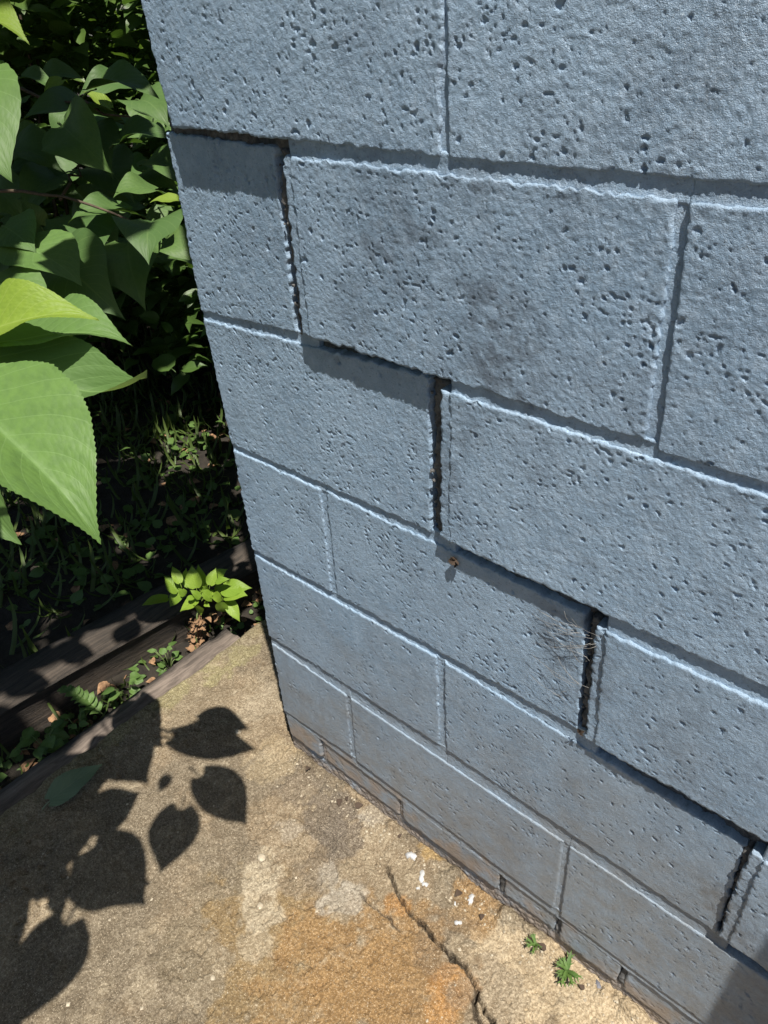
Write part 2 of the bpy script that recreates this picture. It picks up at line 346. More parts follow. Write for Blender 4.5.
# mortar: painted joints sit a few millimetres back; along the crack the mortar is broken, raw and deeper
JOINTS = [('paint', 0.009, [(0.4064, 1.207), (0.4107, 1.207), (0.4146, 1.0044), (0.3995, 1.0059)]), ('paint_lip', 0.0095, [(0.2086, 0.9972), (0.2236, 0.9972), (0.2222, 0.8149), (0.2072, 0.8149)]), ('raw', -0.0045, [(0.1906, 1.002), (0.2106, 0.9972), (0.2092, 0.8149), (0.1903, 0.8087)]), ('paint', 0.009, [(0.5997, 1.0006), (0.614, 0.9996), (0.625, 0.804), (0.6079, 0.8095)]), ('paint_lip', 0.0095, [(0.4026, 0.8016), (0.4176, 0.8016), (0.4157, 0.615), (0.4007, 0.615)]), ('raw', -0.0045, [(0.3827, 0.8054), (0.4046, 0.8016), (0.4027, 0.615), (0.3847, 0.6092)]), ('paint', -0.0015, [(0.1911, 0.5991), (0.2083, 0.5988), (0.2059, 0.4075), (0.1874, 0.4064)]), ('paint_lip', 0.007, [(0.5946, 0.5945), (0.6096, 0.5945), (0.6196, 0.4205), (0.6046, 0.4205)]), ('raw', -0.0045, [(0.5841, 0.5939), (0.5966, 0.5945), (0.6066, 0.4205), (0.5956, 0.4199)]), ('paint', -0.0015, [(0.3843, 0.4058), (0.4019, 0.4059), (0.4054, 0.2126), (0.3865, 0.2134)]), ('paint_lip', 0.006, [(0.7918, 0.3938), (0.8068, 0.3938), (0.8129, 0.2188), (0.7979, 0.2188)]), ('raw', -0.0045, [(0.7866, 0.39), (0.7938, 0.3938), (0.7999, 0.2188), (0.7972, 0.2121)]), ('paint', -0.0015, [(0.1927, 0.1887), (0.2078, 0.188), (0.204, 0.0057), (0.1884, 0.009)]), ('paint', -0.0015, [(0.5951, 0.1908), (0.6103, 0.191), (0.6161, -0.0024), (0.5994, 0.0043)]), ('raw', -0.0065, [(0.0047, 1.0194), (0.2216, 1.0162), (0.2216, 0.9976), (0.0047, 1.0034)]), ('paint_deep', 0.0098, [(0.2196, 1.0162), (0.4126, 1.0133), (0.4126, 0.9934), (0.2196, 0.9937)]), ('paint_deep', 0.0098, [(0.4106, 1.0119), (0.612, 1.0132), (0.612, 0.9931), (0.4106, 0.9934)]), ('paint_deep', 0.0098, [(0.61, 1.0132), (0.981, 1.0156), (0.981, 1.0027), (0.61, 0.9921)]), ('paint', -0.0012, [(0.0016, 0.8019), (0.2202, 0.8141), (0.2202, 0.7944), (0.0016, 0.7843)]), ('raw', -0.012, [(0.2182, 0.8184), (0.4156, 0.8177), (0.4156, 0.8036), (0.2182, 0.7944)]), ('paint', 0.0093, [(0.4136, 0.8177), (0.623, 0.817), (0.623, 0.7968), (0.4136, 0.7981)]), ('paint', 0.0093, [(0.621, 0.8115), (0.981, 0.8178), (0.981, 0.7945), (0.621, 0.7968)]), ('paint', -0.0012, [(0.0089, 0.604), (0.2063, 0.6086), (0.2063, 0.5918), (0.0089, 0.5876)]), ('paint', -0.0012, [(0.2043, 0.6086), (0.4137, 0.6135), (0.4137, 0.5908), (0.2043, 0.5913)]), ('raw', -0.012, [(0.4117, 0.6185), (0.6076, 0.6198), (0.6076, 0.5903), (0.4117, 0.5908)]), ('paint', 0.0068, [(0.6056, 0.6198), (0.981, 0.6224), (0.981, 0.5962), (0.6056, 0.591)]), ('paint_thin', -0.0014, [(0.0084, 0.4073), (0.2039, 0.4144), (0.2039, 0.3937), (0.0084, 0.3888)]), ('paint_thin', -0.0014, [(0.2019, 0.415), (0.3999, 0.4192), (0.3999, 0.3986), (0.2019, 0.3937)]), ('paint_thin', -0.0014, [(0.3979, 0.4192), (0.6176, 0.424), (0.6176, 0.3917), (0.3979, 0.3984)]), ('raw', -0.012, [(0.6156, 0.424), (0.8048, 0.4277), (0.8048, 0.3859), (0.6156, 0.3917)]), ('paint_thin', 0.0056, [(0.8028, 0.4277), (0.981, 0.4311), (0.981, 0.3904), (0.8028, 0.3903)]), ('paint_thin', -0.0014, [(0.0066, 0.2074), (0.2058, 0.2144), (0.2058, 0.1811), (0.0066, 0.1838)]), ('paint_thin', -0.0014, [(0.2038, 0.2144), (0.4034, 0.2214), (0.4034, 0.1819), (0.2038, 0.1805)]), ('paint_thin', -0.0014, [(0.4014, 0.2201), (0.6083, 0.2178), (0.6083, 0.1834), (0.4014, 0.1819)]), ('paint_thin', -0.0014, [(0.6063, 0.2178), (0.8109, 0.2154), (0.8109, 0.185), (0.6063, 0.1835)]), ('raw', -0.012, [(0.8089, 0.2223), (0.981, 0.2219), (0.981, 0.1863), (0.8089, 0.185)]), ('paint_thin', -0.0014, [(0.002, -0.0001), (0.202, 0.0173), (0.202, -0.0135), (0.002, -0.0135)]), ('paint_thin', -0.0014, [(0.2, 0.0132), (0.6141, 0.0118), (0.6141, -0.0135), (0.2, -0.0135)]), ('paint_thin', -0.0014, [(0.6121, 0.0051), (0.981, 0.0074), (0.981, -0.0135), (0.6121, -0.0135)])]
SAG = {'paint_lip': .0004, 'paint': .0014, 'paint_deep': .0016, 'paint_thin': .0014}
for i, (kind, d, q) in enumerate(JOINTS):
    raw = kind == 'raw'
    field_solid('mortar_joint', q, d, .0016, .0022, M['raw'] if raw else M['paint'], wall, .07,
                amp=4.5 if raw else 1.3, seed=900 + 7 * i, sag=0.0 if raw else SAG.get(kind, .003), jit=.0040 if raw else .0030 if kind == 'paint_lip' else .0010)

# crumbs of broken mortar stuck in the crack
r_ = random.Random(91)
for (x0, z0, x1, z1, n) in [(0.1931, 1.002, 0.1918, 0.8087, 6.0), (0.3852, 0.8054, 0.3862, 0.6092, 6.0), (0.5866, 0.5939, 0.5971, 0.4199, 6.0), (0.7916, 0.39, 0.8012, 0.2121, 6.0)]:
    for k in range(int(n)):
        u = r_.random(); rr = r_.uniform(.0010, .0030)
        bm = bmesh.new(); bmesh.ops.create_icosphere(bm, subdivisions=1, radius=rr)
        for v in bm.verts: v.co *= r_.uniform(.6, 1.25)
        me = bpy.data.meshes.new('mortar_crumb'); bm.to_mesh(me); bm.free(); me.materials.append(M['raw'])
        link('mortar_crumb', me, wall, (x0 + (x1 - x0) * u + r_.uniform(-.003, .003), .001 + r_.uniform(-.003, .003), z0 + (z1 - z0) * u))

# the footing bricks and the rough bedding under them
bx = [.003, .106, .300, .510, .612, .716, .92, 1.12, 1.33]
for i in range(len(bx) - 1):
    a, b = bx[i] + .004, bx[i + 1] - .004
    z1 = -.010 - .004 * math.sin(i * 2.1); z0 = -.072 - .006 * math.sin(i * 1.3 + 1)
    field_solid('footing_brick', [(a, z1), (b, z1 + .001), (b - .002, z0 + .004), (a + .001, z0)], -.002 - .003 * (i % 2), .0021, .0045, M['paint'], wall, .15, amp=1.5, dens=900, seed=500 + i * 9, jit=.002)
    field_solid('mortar_joint', [(b + .000, z1 + .002), (b + .009, z1 + .002), (b + .009, z0), (b, z0)], -.007, .002, .002, M['raw'] if i in (2, 3, 4) else M['paint'], wall, .07, amp=2, seed=560 + i, jit=.002)
field_solid('mortar_bed', [(.002, -.064), (1.35, -.062), (1.35, -.16), (.002, -.16)], -.0085, .0024, .004, M['paint'], wall, .12, amp=6.0, dens=900, seed=600, jit=.003)

# solid mass behind the faces (closes the open joints)
def box(name, a, b, mat, parent):
    (x0, y0, z0), (x1, y1, z1) = a, b
    v = [(x0, y0, z0), (x1, y0, z0), (x1, y1, z0), (x0, y1, z0), (x0, y0, z1), (x1, y0, z1), (x1, y1, z1), (x0, y1, z1)]
    f = [(0, 3, 2, 1), (4, 5, 6, 7), (0, 1, 5, 4), (1, 2, 6, 5), (2, 3, 7, 6), (3, 0, 4, 7)]
    return link(name, raw_mesh(name, v, f, [mat], False), parent)
box('mortar_core', (.045, .055, -.3), (2.35, .165, 2.66), M['core'], wall)
box('mortar_core', (.045, .166, -.3), (.165, 2.75, 2.66), M['core'], wall)

# plainer blocks outside the picture: the rest of the front, the upper courses and the side return
def plain_block(w, h, dep):
    bm = bmesh.new(); bmesh.ops.create_cube(bm, size=1)
    for v in bm.verts: v.co = Vector(((v.co.x + .5) * w, (v.co.y + .5) * dep, (v.co.z + .5) * h))
    bmesh.ops.bevel(bm, geom=list(bm.edges), offset=.004, segments=1, affect='EDGES')
    me = bpy.data.meshes.new('concrete_block'); bm.to_mesh(me); bm.free(); me.materials.append(M['paint']); return me
PB = plain_block(.39, .19, .19); PH = plain_block(.19, .19, .39)
PS = plain_block(.19, .19, .19); PD = plain_block(.19, .19, .39)
def place(me, x, y, z): o = link('concrete_block', me, wall, (x, y, z)); return o
for c in range(7, 14):                       # courses above the frame
    z = c * .2 - .193; odd = c % 2 == 1
    if z < 1.1: continue
    if odd: xs = [(.03 + .4 * k, PB) for k in range(6)]
    else: xs = [(.03, PH)] + [(.23 + .4 * k, PB) for k in range(6)]
    for x, me in xs: place(me, x, -.0105, z + .015)
RIGHT = [(0.8160000000000001, 0.0105, 1.012, 4), (1.022, 0.0105, 0.805, 3), (0.813, 0.0105, 0.612, 4), (1.01, 0.008, 0.42, 3), (1.2, 0.007, 0.213, 3), (1.01, 0, 0.004, 3)]
for (x, d, z, n) in RIGHT:
    for k in range(n): place(PB, x + .4 * k, -d, z)
for c in range(-1, 14):                      # side return, hidden round the corner
    z = c * .2 - .195; odd = c % 2 == 1
    y0 = .20 if odd else .40
    if c >= 7: z += .02
    for k in range(6): place(PD, .006, y0 + .4 * k, z)

# ------------------------------------------------------------------ ground, slab, edging
def axis(*segs):
    out = []
    for a, b, n in segs: out += list(np.linspace(a, b, n, endpoint=False))
    return np.array(out + [segs[-1][1]])
CRACKS = [([[0.3222, -0.0621], [0.3568, -0.0785], [0.3828, -0.0937], [0.4248, -0.1004], [0.4686, -0.1037], [0.5019, -0.1084], [0.5331, -0.1118], [0.5598, -0.1286], [0.5935, -0.141]], 0.0034, 0.022), ([[0.4248, -0.1004], [0.4686, -0.1037], [0.5019, -0.1084]], 0.005, 0.012), ([[0.3157, -0.1278], [0.3425, -0.1271], [0.3745, -0.1279], [0.4044, -0.1274]], 0.002, 0.006), ([[0.5536, -0.1197], [0.5528, -0.1396], [0.571, -0.1499], [0.5888, -0.1548]], 0.0036, 0.016), ([[0.03, -0.131], [0.0865, -0.1171], [0.1325, -0.0953], [0.2067, -0.0903]], 0.0025, 0.006), ([[0.2067, -0.0903], [0.2768, -0.0855], [0.3222, -0.0621]], 0.002, 0.005)]
def seg_dist(X, Y, pts):
    best = np.full(X.shape, 9.)
    for (ax, ay), (bx_, by_) in zip(pts[:-1], pts[1:]):
        dx, dy = bx_ - ax, by_ - ay
        t = np.clip(((X - ax) * dx + (Y - ay) * dy) / (dx * dx + dy * dy), 0, 1)
        best = np.minimum(best, np.hypot(X - ax - t * dx, Y - ay - t * dy))
    return best

def slab_z(x): return -.124 + .022 * x
xs = axis((-.342, .80, 520), (.80, 3.2, 30)); ys = axis((-3.2, -.66, 30), (-.66, .40, 470), (.40, 2.8, 24))
X, Y = np.meshgrid(xs, ys)
n1 = fbm(X, Y, .16, 41, 5); n2 = fbm(X, Y, .03, 51, 4); n3 = fbm(X, Y, .009, 61, 3)
Zs = slab_z(X) + (n1 - .5) * .012 + (n2 - .5) * .0060 + (n3 - .5) * .0036
rough_reg = sstep(.35, .05, np.hypot((X - .20) / 1.1, Y + .05)) * sstep(.40, .62, fbm(X, Y, .05, 71, 4))
Zs -= rough_reg * .005 * fbm(X, Y, .014, 73, 3)
Zs -= sstep(.62, .76, fbm(X, Y, .013, 81, 3)) * .0040 * (.3 + 1.2 * sstep(.4, .65, fbm(X, Y, .12, 83, 3)))
wobx = X + (fbm(X, Y, .02, 91, 3) - .5) * .016; woby = Y + (fbm(X, Y, .02, 95, 3) - .5) * .016
for pts, wid, dep in CRACKS:
    dd = seg_dist(wobx, woby, pts)
    Zs -= dep * sstep(wid, wid * .25, dd)
    Zs += .0016 * sstep(wid * 6, wid, dd) * (woby > 0)
eX = (X - xs[0]) + (fbm(X * 0 + 3.1, Y, .05, 97, 4) - .5) * .016 * sstep(.05, 0, X - xs[0])
k = np.clip(1 - eX / .016, 0, 1.3); Zs -= .016 * (1 - np.sqrt(np.clip(1 - np.minimum(k, 1) ** 2, 0, 1)))
# raised grit and mortar spill against the foot of the wall
Zs += sstep(.030, .0, np.abs(Y + .004)) * sstep(-.01, .02, X) * (.004 + .016 * sstep(.45, .75, fbm(X, Y, .035, 99, 4)))
STAINS = [(-0.0299, -0.3798, 0.2, (0.2, 0.165, 0.118), 0.55), (0.0091, -0.5154, 0.18, (0.19, 0.155, 0.11), 0.5), (0.1992, -0.3377, 0.12, (0.22, 0.18, 0.12), 0.5), (-0.2461, -0.042, 0.1, (0.24, 0.2, 0.14), 0.4), (0.3314, -0.2841, 0.16, (0.27, 0.18, 0.075), 0.6), (0.7, -0.0112, 0.1, (0.48, 0.385, 0.26), 0.8), (0.5824, -0.0468, 0.1, (0.48, 0.385, 0.26), 0.75), (0.754, 0.0087, 0.08, (0.48, 0.385, 0.26), 0.8), (0.6558, -0.0219, 0.08, (0.48, 0.385, 0.26), 0.6), (0.3759, -0.2285, 0.11, (0.29, 0.18, 0.08), 0.85), (0.456, -0.189, 0.11, (0.29, 0.18, 0.08), 0.85), (0.3905, -0.149, 0.08, (0.29, 0.18, 0.08), 0.75), (0.3728, -0.3025, 0.1, (0.29, 0.18, 0.08), 0.6), (0.3725, -0.1023, 0.03, (0.38, 0.205, 0.075), 0.7), (0.4942, 0.0306, 0.07, (0.29, 0.18, 0.08), 0.6), (0.4787, -0.0352, 0.05, (0.29, 0.18, 0.08), 0.55), (0.5211, -0.1345, 0.035, (0.38, 0.205, 0.075), 0.85), (0.5157, -0.1655, 0.03, (0.38, 0.205, 0.075), 0.6), (0.3729, 0.0218, 0.04, (0.46, 0.31, 0.12), 0.6), (0.1648, -0.0611, 0.06, (0.15, 0.125, 0.1), 0.8), (0.235, -0.067, 0.05, (0.15, 0.125, 0.1), 0.75), (0.0897, -0.0548, 0.05, (0.15, 0.125, 0.1), 0.5), (0.4686, -0.1037, 0.05, (0.15, 0.125, 0.1), 0.35), (0.5661, -0.1058, 0.05, (0.24, 0.2, 0.15), 0.5), (0.2387, -0.1354, 0.055, (0.15, 0.125, 0.1), 0.4), (0.1657, -0.2185, 0.035, (0.42, 0.36, 0.265), 0.9), (0.2105, -0.2575, 0.03, (0.42, 0.36, 0.265), 0.85), (0.1369, -0.184, 0.025, (0.42, 0.36, 0.265), 0.8), (0.2375, -0.296, 0.03, (0.42, 0.36, 0.265), 0.6), (0.3016, -0.1503, 0.04, (0.38, 0.345, 0.29), 0.8), (0.2579, -0.1423, 0.03, (0.38, 0.345, 0.29), 0.6), (0.2445, -0.0089, 0.03, (0.38, 0.345, 0.29), 0.5), (0.1354, -0.1237, 0.03, (0.38, 0.345, 0.29), 0.4), (-0.312, 0.0366, 0.05, (0.3, 0.27, 0.14), 0.7), (-0.3234, -0.0674, 0.045, (0.3, 0.27, 0.14), 0.6), (-0.2934, 0.1116, 0.04, (0.3, 0.27, 0.14), 0.6), (-0.3161, -0.2009, 0.03, (0.3, 0.27, 0.14), 0.5), (-0.1495, 0.0352, 0.07, (0.4, 0.34, 0.25), 0.6), (-0.0073, -0.0466, 0.05, (0.42, 0.34, 0.22), 0.5)]
colr = np.zeros(X.shape + (3,)) + np.array((.255, .198, .132))
def blend(mask, c):
    global colr
    colr = colr * (1 - mask[..., None]) + np.array(c) * mask[..., None]
w1 = fbm(X, Y, .11, 141, 5); w2 = fbm(X, Y, .045, 151, 5)
blend(sstep(.48, .62, w1) * .7, (.180, .150, .110)); blend(sstep(.54, .74, w2) * .4, (.36, .30, .21))
for (sx, sy, rx, c, a) in STAINS:
    dd = np.hypot(X - sx, (Y - sy)) / rx + (w2 - .5) * 2.2 + (n3 - .5) * .5
    blend(sstep(1.0, .62, dd) * a, c)
blend(sstep(.09, .0, X - xs[0] + (w2 - .5) * .12) * .45, (.30, .27, .15))
blend(sstep(.56, .70, n3 * .6 + w2 * .4) * .22, (.50, .43, .32))
for pts, wid, dep in CRACKS[:-2]: blend(sstep(wid * 1.1, wid * .4, seg_dist(wobx, woby, pts)) * .85, (.045, .034, .024))
V = np.stack([X, Y, Zs], -1).reshape(-1, 3)
ny, nxx = X.shape; idx = np.arange(nxx * ny).reshape(ny, nxx)
Q = np.stack([idx[:-1, :-1], idx[:-1, 1:], idx[1:, 1:], idx[1:, :-1]], -1).reshape(-1, 4)
lo = V[idx[:, 0]].copy(); lo[:, 2] = -.40; lo[:, 0] += .004
b0 = len(V); il = b0 + np.arange(ny)
Q = np.concatenate([Q, np.stack([idx[1:, 0], il[1:], il[:-1], idx[:-1, 0]], 1)[:, ::-1]])
V = np.concatenate([V, lo]); cc = np.concatenate([colr.reshape(-1, 3), colr[:, 0]]) * .76
slab = structure(link('concrete_slab', quad_mesh('concrete_slab', V, Q, [M['slab']], {'stain': cc})))
slab['label'] = 'rust-stained cracked concrete slab at the foot of the wall'

def slab_at(x, y):
    i = int(np.clip(np.searchsorted(xs, x), 0, nxx - 1)); j = int(np.clip(np.searchsorted(ys, y), 0, ny - 1)); return float(Zs[j, i])

# earth behind the slab, one sheet to the horizon
gx = axis((-90, -6, 14), (-6, -.30, 110), (-.30, 60, 14)); gy = axis((-60, -3, 10), (-3, 5, 130), (5, 90, 14))
GX, GY = np.meshgrid(gx, gy)
near = sstep(-.30, -.55, GX)
GZ = -.245 + (fbm(GX, GY, .5, 201, 4) - .5) * .10 * near + (fbm(GX, GY, .09, 205, 3) - .5) * .035 * near + .06 * sstep(-.9, -2.5, GX)
GZ = np.where(GX > -.36, -.32, GZ)
V = np.stack([GX, GY, GZ], -1).reshape(-1, 3); a_, b_ = GX.shape; idx = np.arange(a_ * b_).reshape(a_, b_)
Q = np.stack([idx[:-1, :-1], idx[:-1, 1:], idx[1:, 1:], idx[1:, :-1]], -1).reshape(-1, 4)
structure(link('ground', quad_mesh('ground', V, Q, [M['soil']])))
def ground_at(x, y):
    i = int(np.clip(np.searchsorted(gx, x), 0, b_ - 1)); j = int(np.clip(np.searchsorted(gy, y), 0, a_ - 1)); return float(GZ[j, i])

def beam(name, p0, p1, width, top, bottom, mat, seed, rough=.004):
    """long weathered timber from p0 to p1 (front edge line); width goes to the left of the line"""
    p0, p1 = Vector(p0), Vector(p1); ax = (p1 - p0); L = ax.length; ax /= L; side = Vector((-ax.y, ax.x))
    n = int(L / .012); prof = [(0, bottom), (-.004, bottom * .4 + top * .6), (0, top - .012), (.010, top), (width * .35, top + .002), (width * .65, top - .001), (width - .01, top), (width, top - .012), (width, bottom)]
    vs, fs = [], []
    for i in range(n + 1):
        c = p0 + ax * (L * i / n)
        for k, (s, z) in enumerate(prof):
            jn = (fbm(np.array([i * .012 + 5]), np.array([k * .37]), .08, seed, 3)[0] - .5) * rough * 4
            q = c + side * (s + jn * .6)
            vs.append((q.x, q.y, z + jn * (0 if k in (0, 8) else 1)))
    m = len(prof)
    for i in range(n):
        for k in range(m - 1): fs.append((i * m + k, i * m + k + 1, (i + 1) * m + k + 1, (i + 1) * m + k))
    fs.append(tuple(range(m - 1, -1, -1))); fs.append(tuple(n * m + k for k in range(m)))
    return link(name, raw_mesh(name, vs, fs, [mat]))
tag(beam('landscape_timber', (-.4, 1.30), (-.68, -1.2), -.115, -.130, -.34, M['timber'], 301), 'dark weathered landscape timber lying beyond the slab edge', 'timber')
tag(beam('edging_board', (-.352, .16), (-.350, -1.6), -.058, -.165, -.36, M['board'], 311, .007), 'grey-brown edging board set along the mossy slab edge', 'board')

# ------------------------------------------------------------------ leaves
def leaf_mesh(name, mat, width=.44, fold=.25, droop=.35, wave=.03, nt=22, ns=4, teeth=0., lobe=.13, petiole=.30, seed=0, tipcurl=0., prof=None):
    """leaf one unit long, base at the origin, tip towards +X, upper face +Z"""
    tp = [0, .05, .12, .25, .4, .55, .7, .82, .91, .96, 1]; wp = prof or [.36, .62, .82, .985, 1.0, .86, .60, .33, .13, .055, .0]
    r_ = np.random.default_rng(seed); ph = r_.uniform(0, 6, 4)
    vs, uv, fs = [], [], []
    ts = np.linspace(0, 1, nt + 1)
    for i, t in enumerate(ts):
        w = np.interp(t, tp, wp) * width
        for j in range(-ns, ns + 1):
            s = j / ns; a = abs(s)
            x = t - lobe * a ** 1.4 * (1 - t) ** 4 + (.10 * a * w if teeth else 0)
            wt = w + (teeth * (1 if i % 2 else -1) * (1 - .5 * t) if teeth and 0 < i < nt and abs(j) == ns else 0)
            y = s * wt * math.cos(fold * .8)
            z = a * w * math.sin(fold) + wave * a * math.sin(t * 9 + ph[0] + (2 if s > 0 else 0)) * (.4 + w)
            z += .012 * math.sin(t * 22 - a * 9 + ph[1]) * a * (1 - t)
            # droop along the length
            ang = droop * t * t + tipcurl * max(t - .7, 0) ** 1.5
            xz = t * math.cos(ang * .5); zz = -t * math.sin(ang * .5)
            vs.append((x - t + xz, y, z + zz)); uv.append((t, .5 + .5 * s))
    m = 2 * ns + 1
    tx, tz = vs[-1][0], vs[-1][2]; LL = math.hypot(tx, tz); ca_, sa_ = tx / LL, tz / LL
    vs = [((x * ca_ + z * sa_) / LL, y / LL, (z * ca_ - x * sa_) / LL) for x, y, z in vs]
    for i in range(nt):
        for j in range(m - 1): fs.append((i * m + j, (i + 1) * m + j, (i + 1) * m + j + 1, i * m + j + 1))
    if petiole:
        b = len(vs)
        for i in range(4):
            u = i / 3; cx = -petiole * u + .02; cz = -.10 * petiole * u - .35 * petiole * u * u; rr = .012 + .006 * u
            for k in range(4):
                an = k * math.pi / 2; vs.append((cx, rr * math.cos(an), cz + rr * math.sin(an) - .012)); uv.append((0, .5))
        for i in range(3):
            for k in range(4): fs.append((b + i * 4 + k, b + i * 4 + (k + 1) % 4, b + (i + 1) * 4 + (k + 1) % 4, b + (i + 1) * 4 + k))
    return raw_mesh(name, vs, fs, [mat], True, uv)

def pose(base, tip, nrm, roll=0.):
    b, t = Vector(base), Vector(tip); x = t - b; L = x.length; x /= L
    z = Vector(nrm); z = (z - x * z.dot(x)).normalized(); y = z.cross(x)
    if roll: z, y = z * math.cos(roll) + y * math.sin(roll), y * math.cos(roll) - z * math.sin(roll)
    return Matrix(((x.x * L, y.x * L, z.x * L, b.x), (x.y * L, y.y * L, z.y * L, b.y), (x.z * L, y.z * L, z.z * L, b.z), (0, 0, 0, 1)))

def add_leaf(me, base, tip, nrm, parent, roll=0., name='leaf'):
    o = link(name, me, parent)
    mt = pose(base, tip, nrm, roll); mt.translation = mt.translation - parent.location
    o.matrix_basis = mt; return o

def tube(name, pts, radii, mat, parent, sides=6, origin=None):
    vs, fs = [], []; off = parent.location if parent is not None else Vector((0, 0, 0))
    P = [Vector(p) - off for p in pts]
    for i, p in enumerate(P):
        d = (P[min(i + 1, len(P) - 1)] - P[max(i - 1, 0)]).normalized()
        a = d.cross(Vector((.31, .22, .93))).normalized(); b = d.cross(a)
        for k in range(sides):
            an = 2 * math.pi * k / sides; vs.append(p + (a * math.cos(an) + b * math.sin(an)) * radii[i])
    for i in range(len(P) - 1):
        for k in range(sides):
            fs.append((i * sides + k, i * sides + (k + 1) % sides, (i + 1) * sides + (k + 1) % sides, (i + 1) * sides + k))
    fs.append(tuple(range(sides))[::-1]); fs.append(tuple((len(P) - 1) * sides + k for k in range(sides)))
    return link(name, raw_mesh(name, vs, fs, [mat]), parent)

def curve_pts(a, b, sag, n=8, wob=.01, seed=0):
    r_ = random.Random(seed); a, b = Vector(a), Vector(b); out = []
    for i in range(n + 1):
        u = i / n; p = a.lerp(b, u); p.z += sag * 4 * u * (1 - u)
        if 0 < i < n: p += Vector((r_.uniform(-wob, wob), r_.uniform(-wob, wob), r_.uniform(-wob, wob)))
        out.append(p)
    return out

def merge_leaves(name, items, mats, parent):
    """many small leaves in one mesh: items = (mesh, matrix, material index)"""
    V, Fq, MI, UV = [], [], [], []; off = 0
    cache = {}
    for me, mt, mi in items:
        if me not in cache:
            co = np.empty(len(me.vertices) * 3); me.vertices.foreach_get('co', co)
            fs = np.array([tuple(p.vertices) for p in me.polygons if len(p.vertices) == 4])
            uv = np.zeros((len(me.vertices), 2)); lay = me.uv_layers[0].data
            for lp in me.loops: uv[lp.vertex_index] = lay[lp.index].uv
            cache[me] = (co.reshape(-1, 3), fs, uv)
        co, fs, uv = cache[me]; A = np.array(mt)
        V.append(co @ A[:3, :3].T + A[:3, 3]); Fq.append(fs + off); MI.append(np.full(len(fs), mi)); UV.append(uv); off += len(co)
    V = np.concatenate(V); Q = np.concatenate(Fq); UV = np.concatenate(UV)
    me = quad_mesh(name, V, Q, mats)
    me.polygons.foreach_set('material_index', np.concatenate(MI).astype(np.int32))
    lay = me.uv_layers.new(name='UVMap'); lay.data.foreach_set('uv', UV[Q.ravel()].astype(np.float32).ravel())
    o = link(name, me, parent); o['kind'] = 'stuff'; return o

LM = {
    'A': leaf_mesh('leaf', M['leaf'], .37, .60, .22, .02, 84, 9, .0060, .12, .25, 1, .9),
    'B': leaf_mesh('leaf', M['leaf_y'], .31, .45, .35, .05, 60, 6, .004, .12, .25, 2, .6),
    'C': leaf_mesh('leaf', M['leaf'], .40, .35, .40, .04, 48, 6, .005, .12, .25, 3, .5),
    'D': leaf_mesh('leaf', M['leaf'], .25, .70, -.25, .07, 48, 6, .004, .10, .25, 4, -1.6),
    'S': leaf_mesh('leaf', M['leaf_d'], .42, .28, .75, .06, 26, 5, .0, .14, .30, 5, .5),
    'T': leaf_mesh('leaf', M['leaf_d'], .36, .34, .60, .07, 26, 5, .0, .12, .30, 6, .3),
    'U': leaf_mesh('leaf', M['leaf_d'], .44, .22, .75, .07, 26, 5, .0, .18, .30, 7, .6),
    'E': leaf_mesh('leaf', M['leaf'], .42, .15, .35, .03, 26, 5, .004, .14, .30, 8, .4),
    'Y': leaf_mesh('leaf', M['leaf_y'], .36, .2, .3, .03, 26, 5, .0, .10, .30, 9, .4),
}
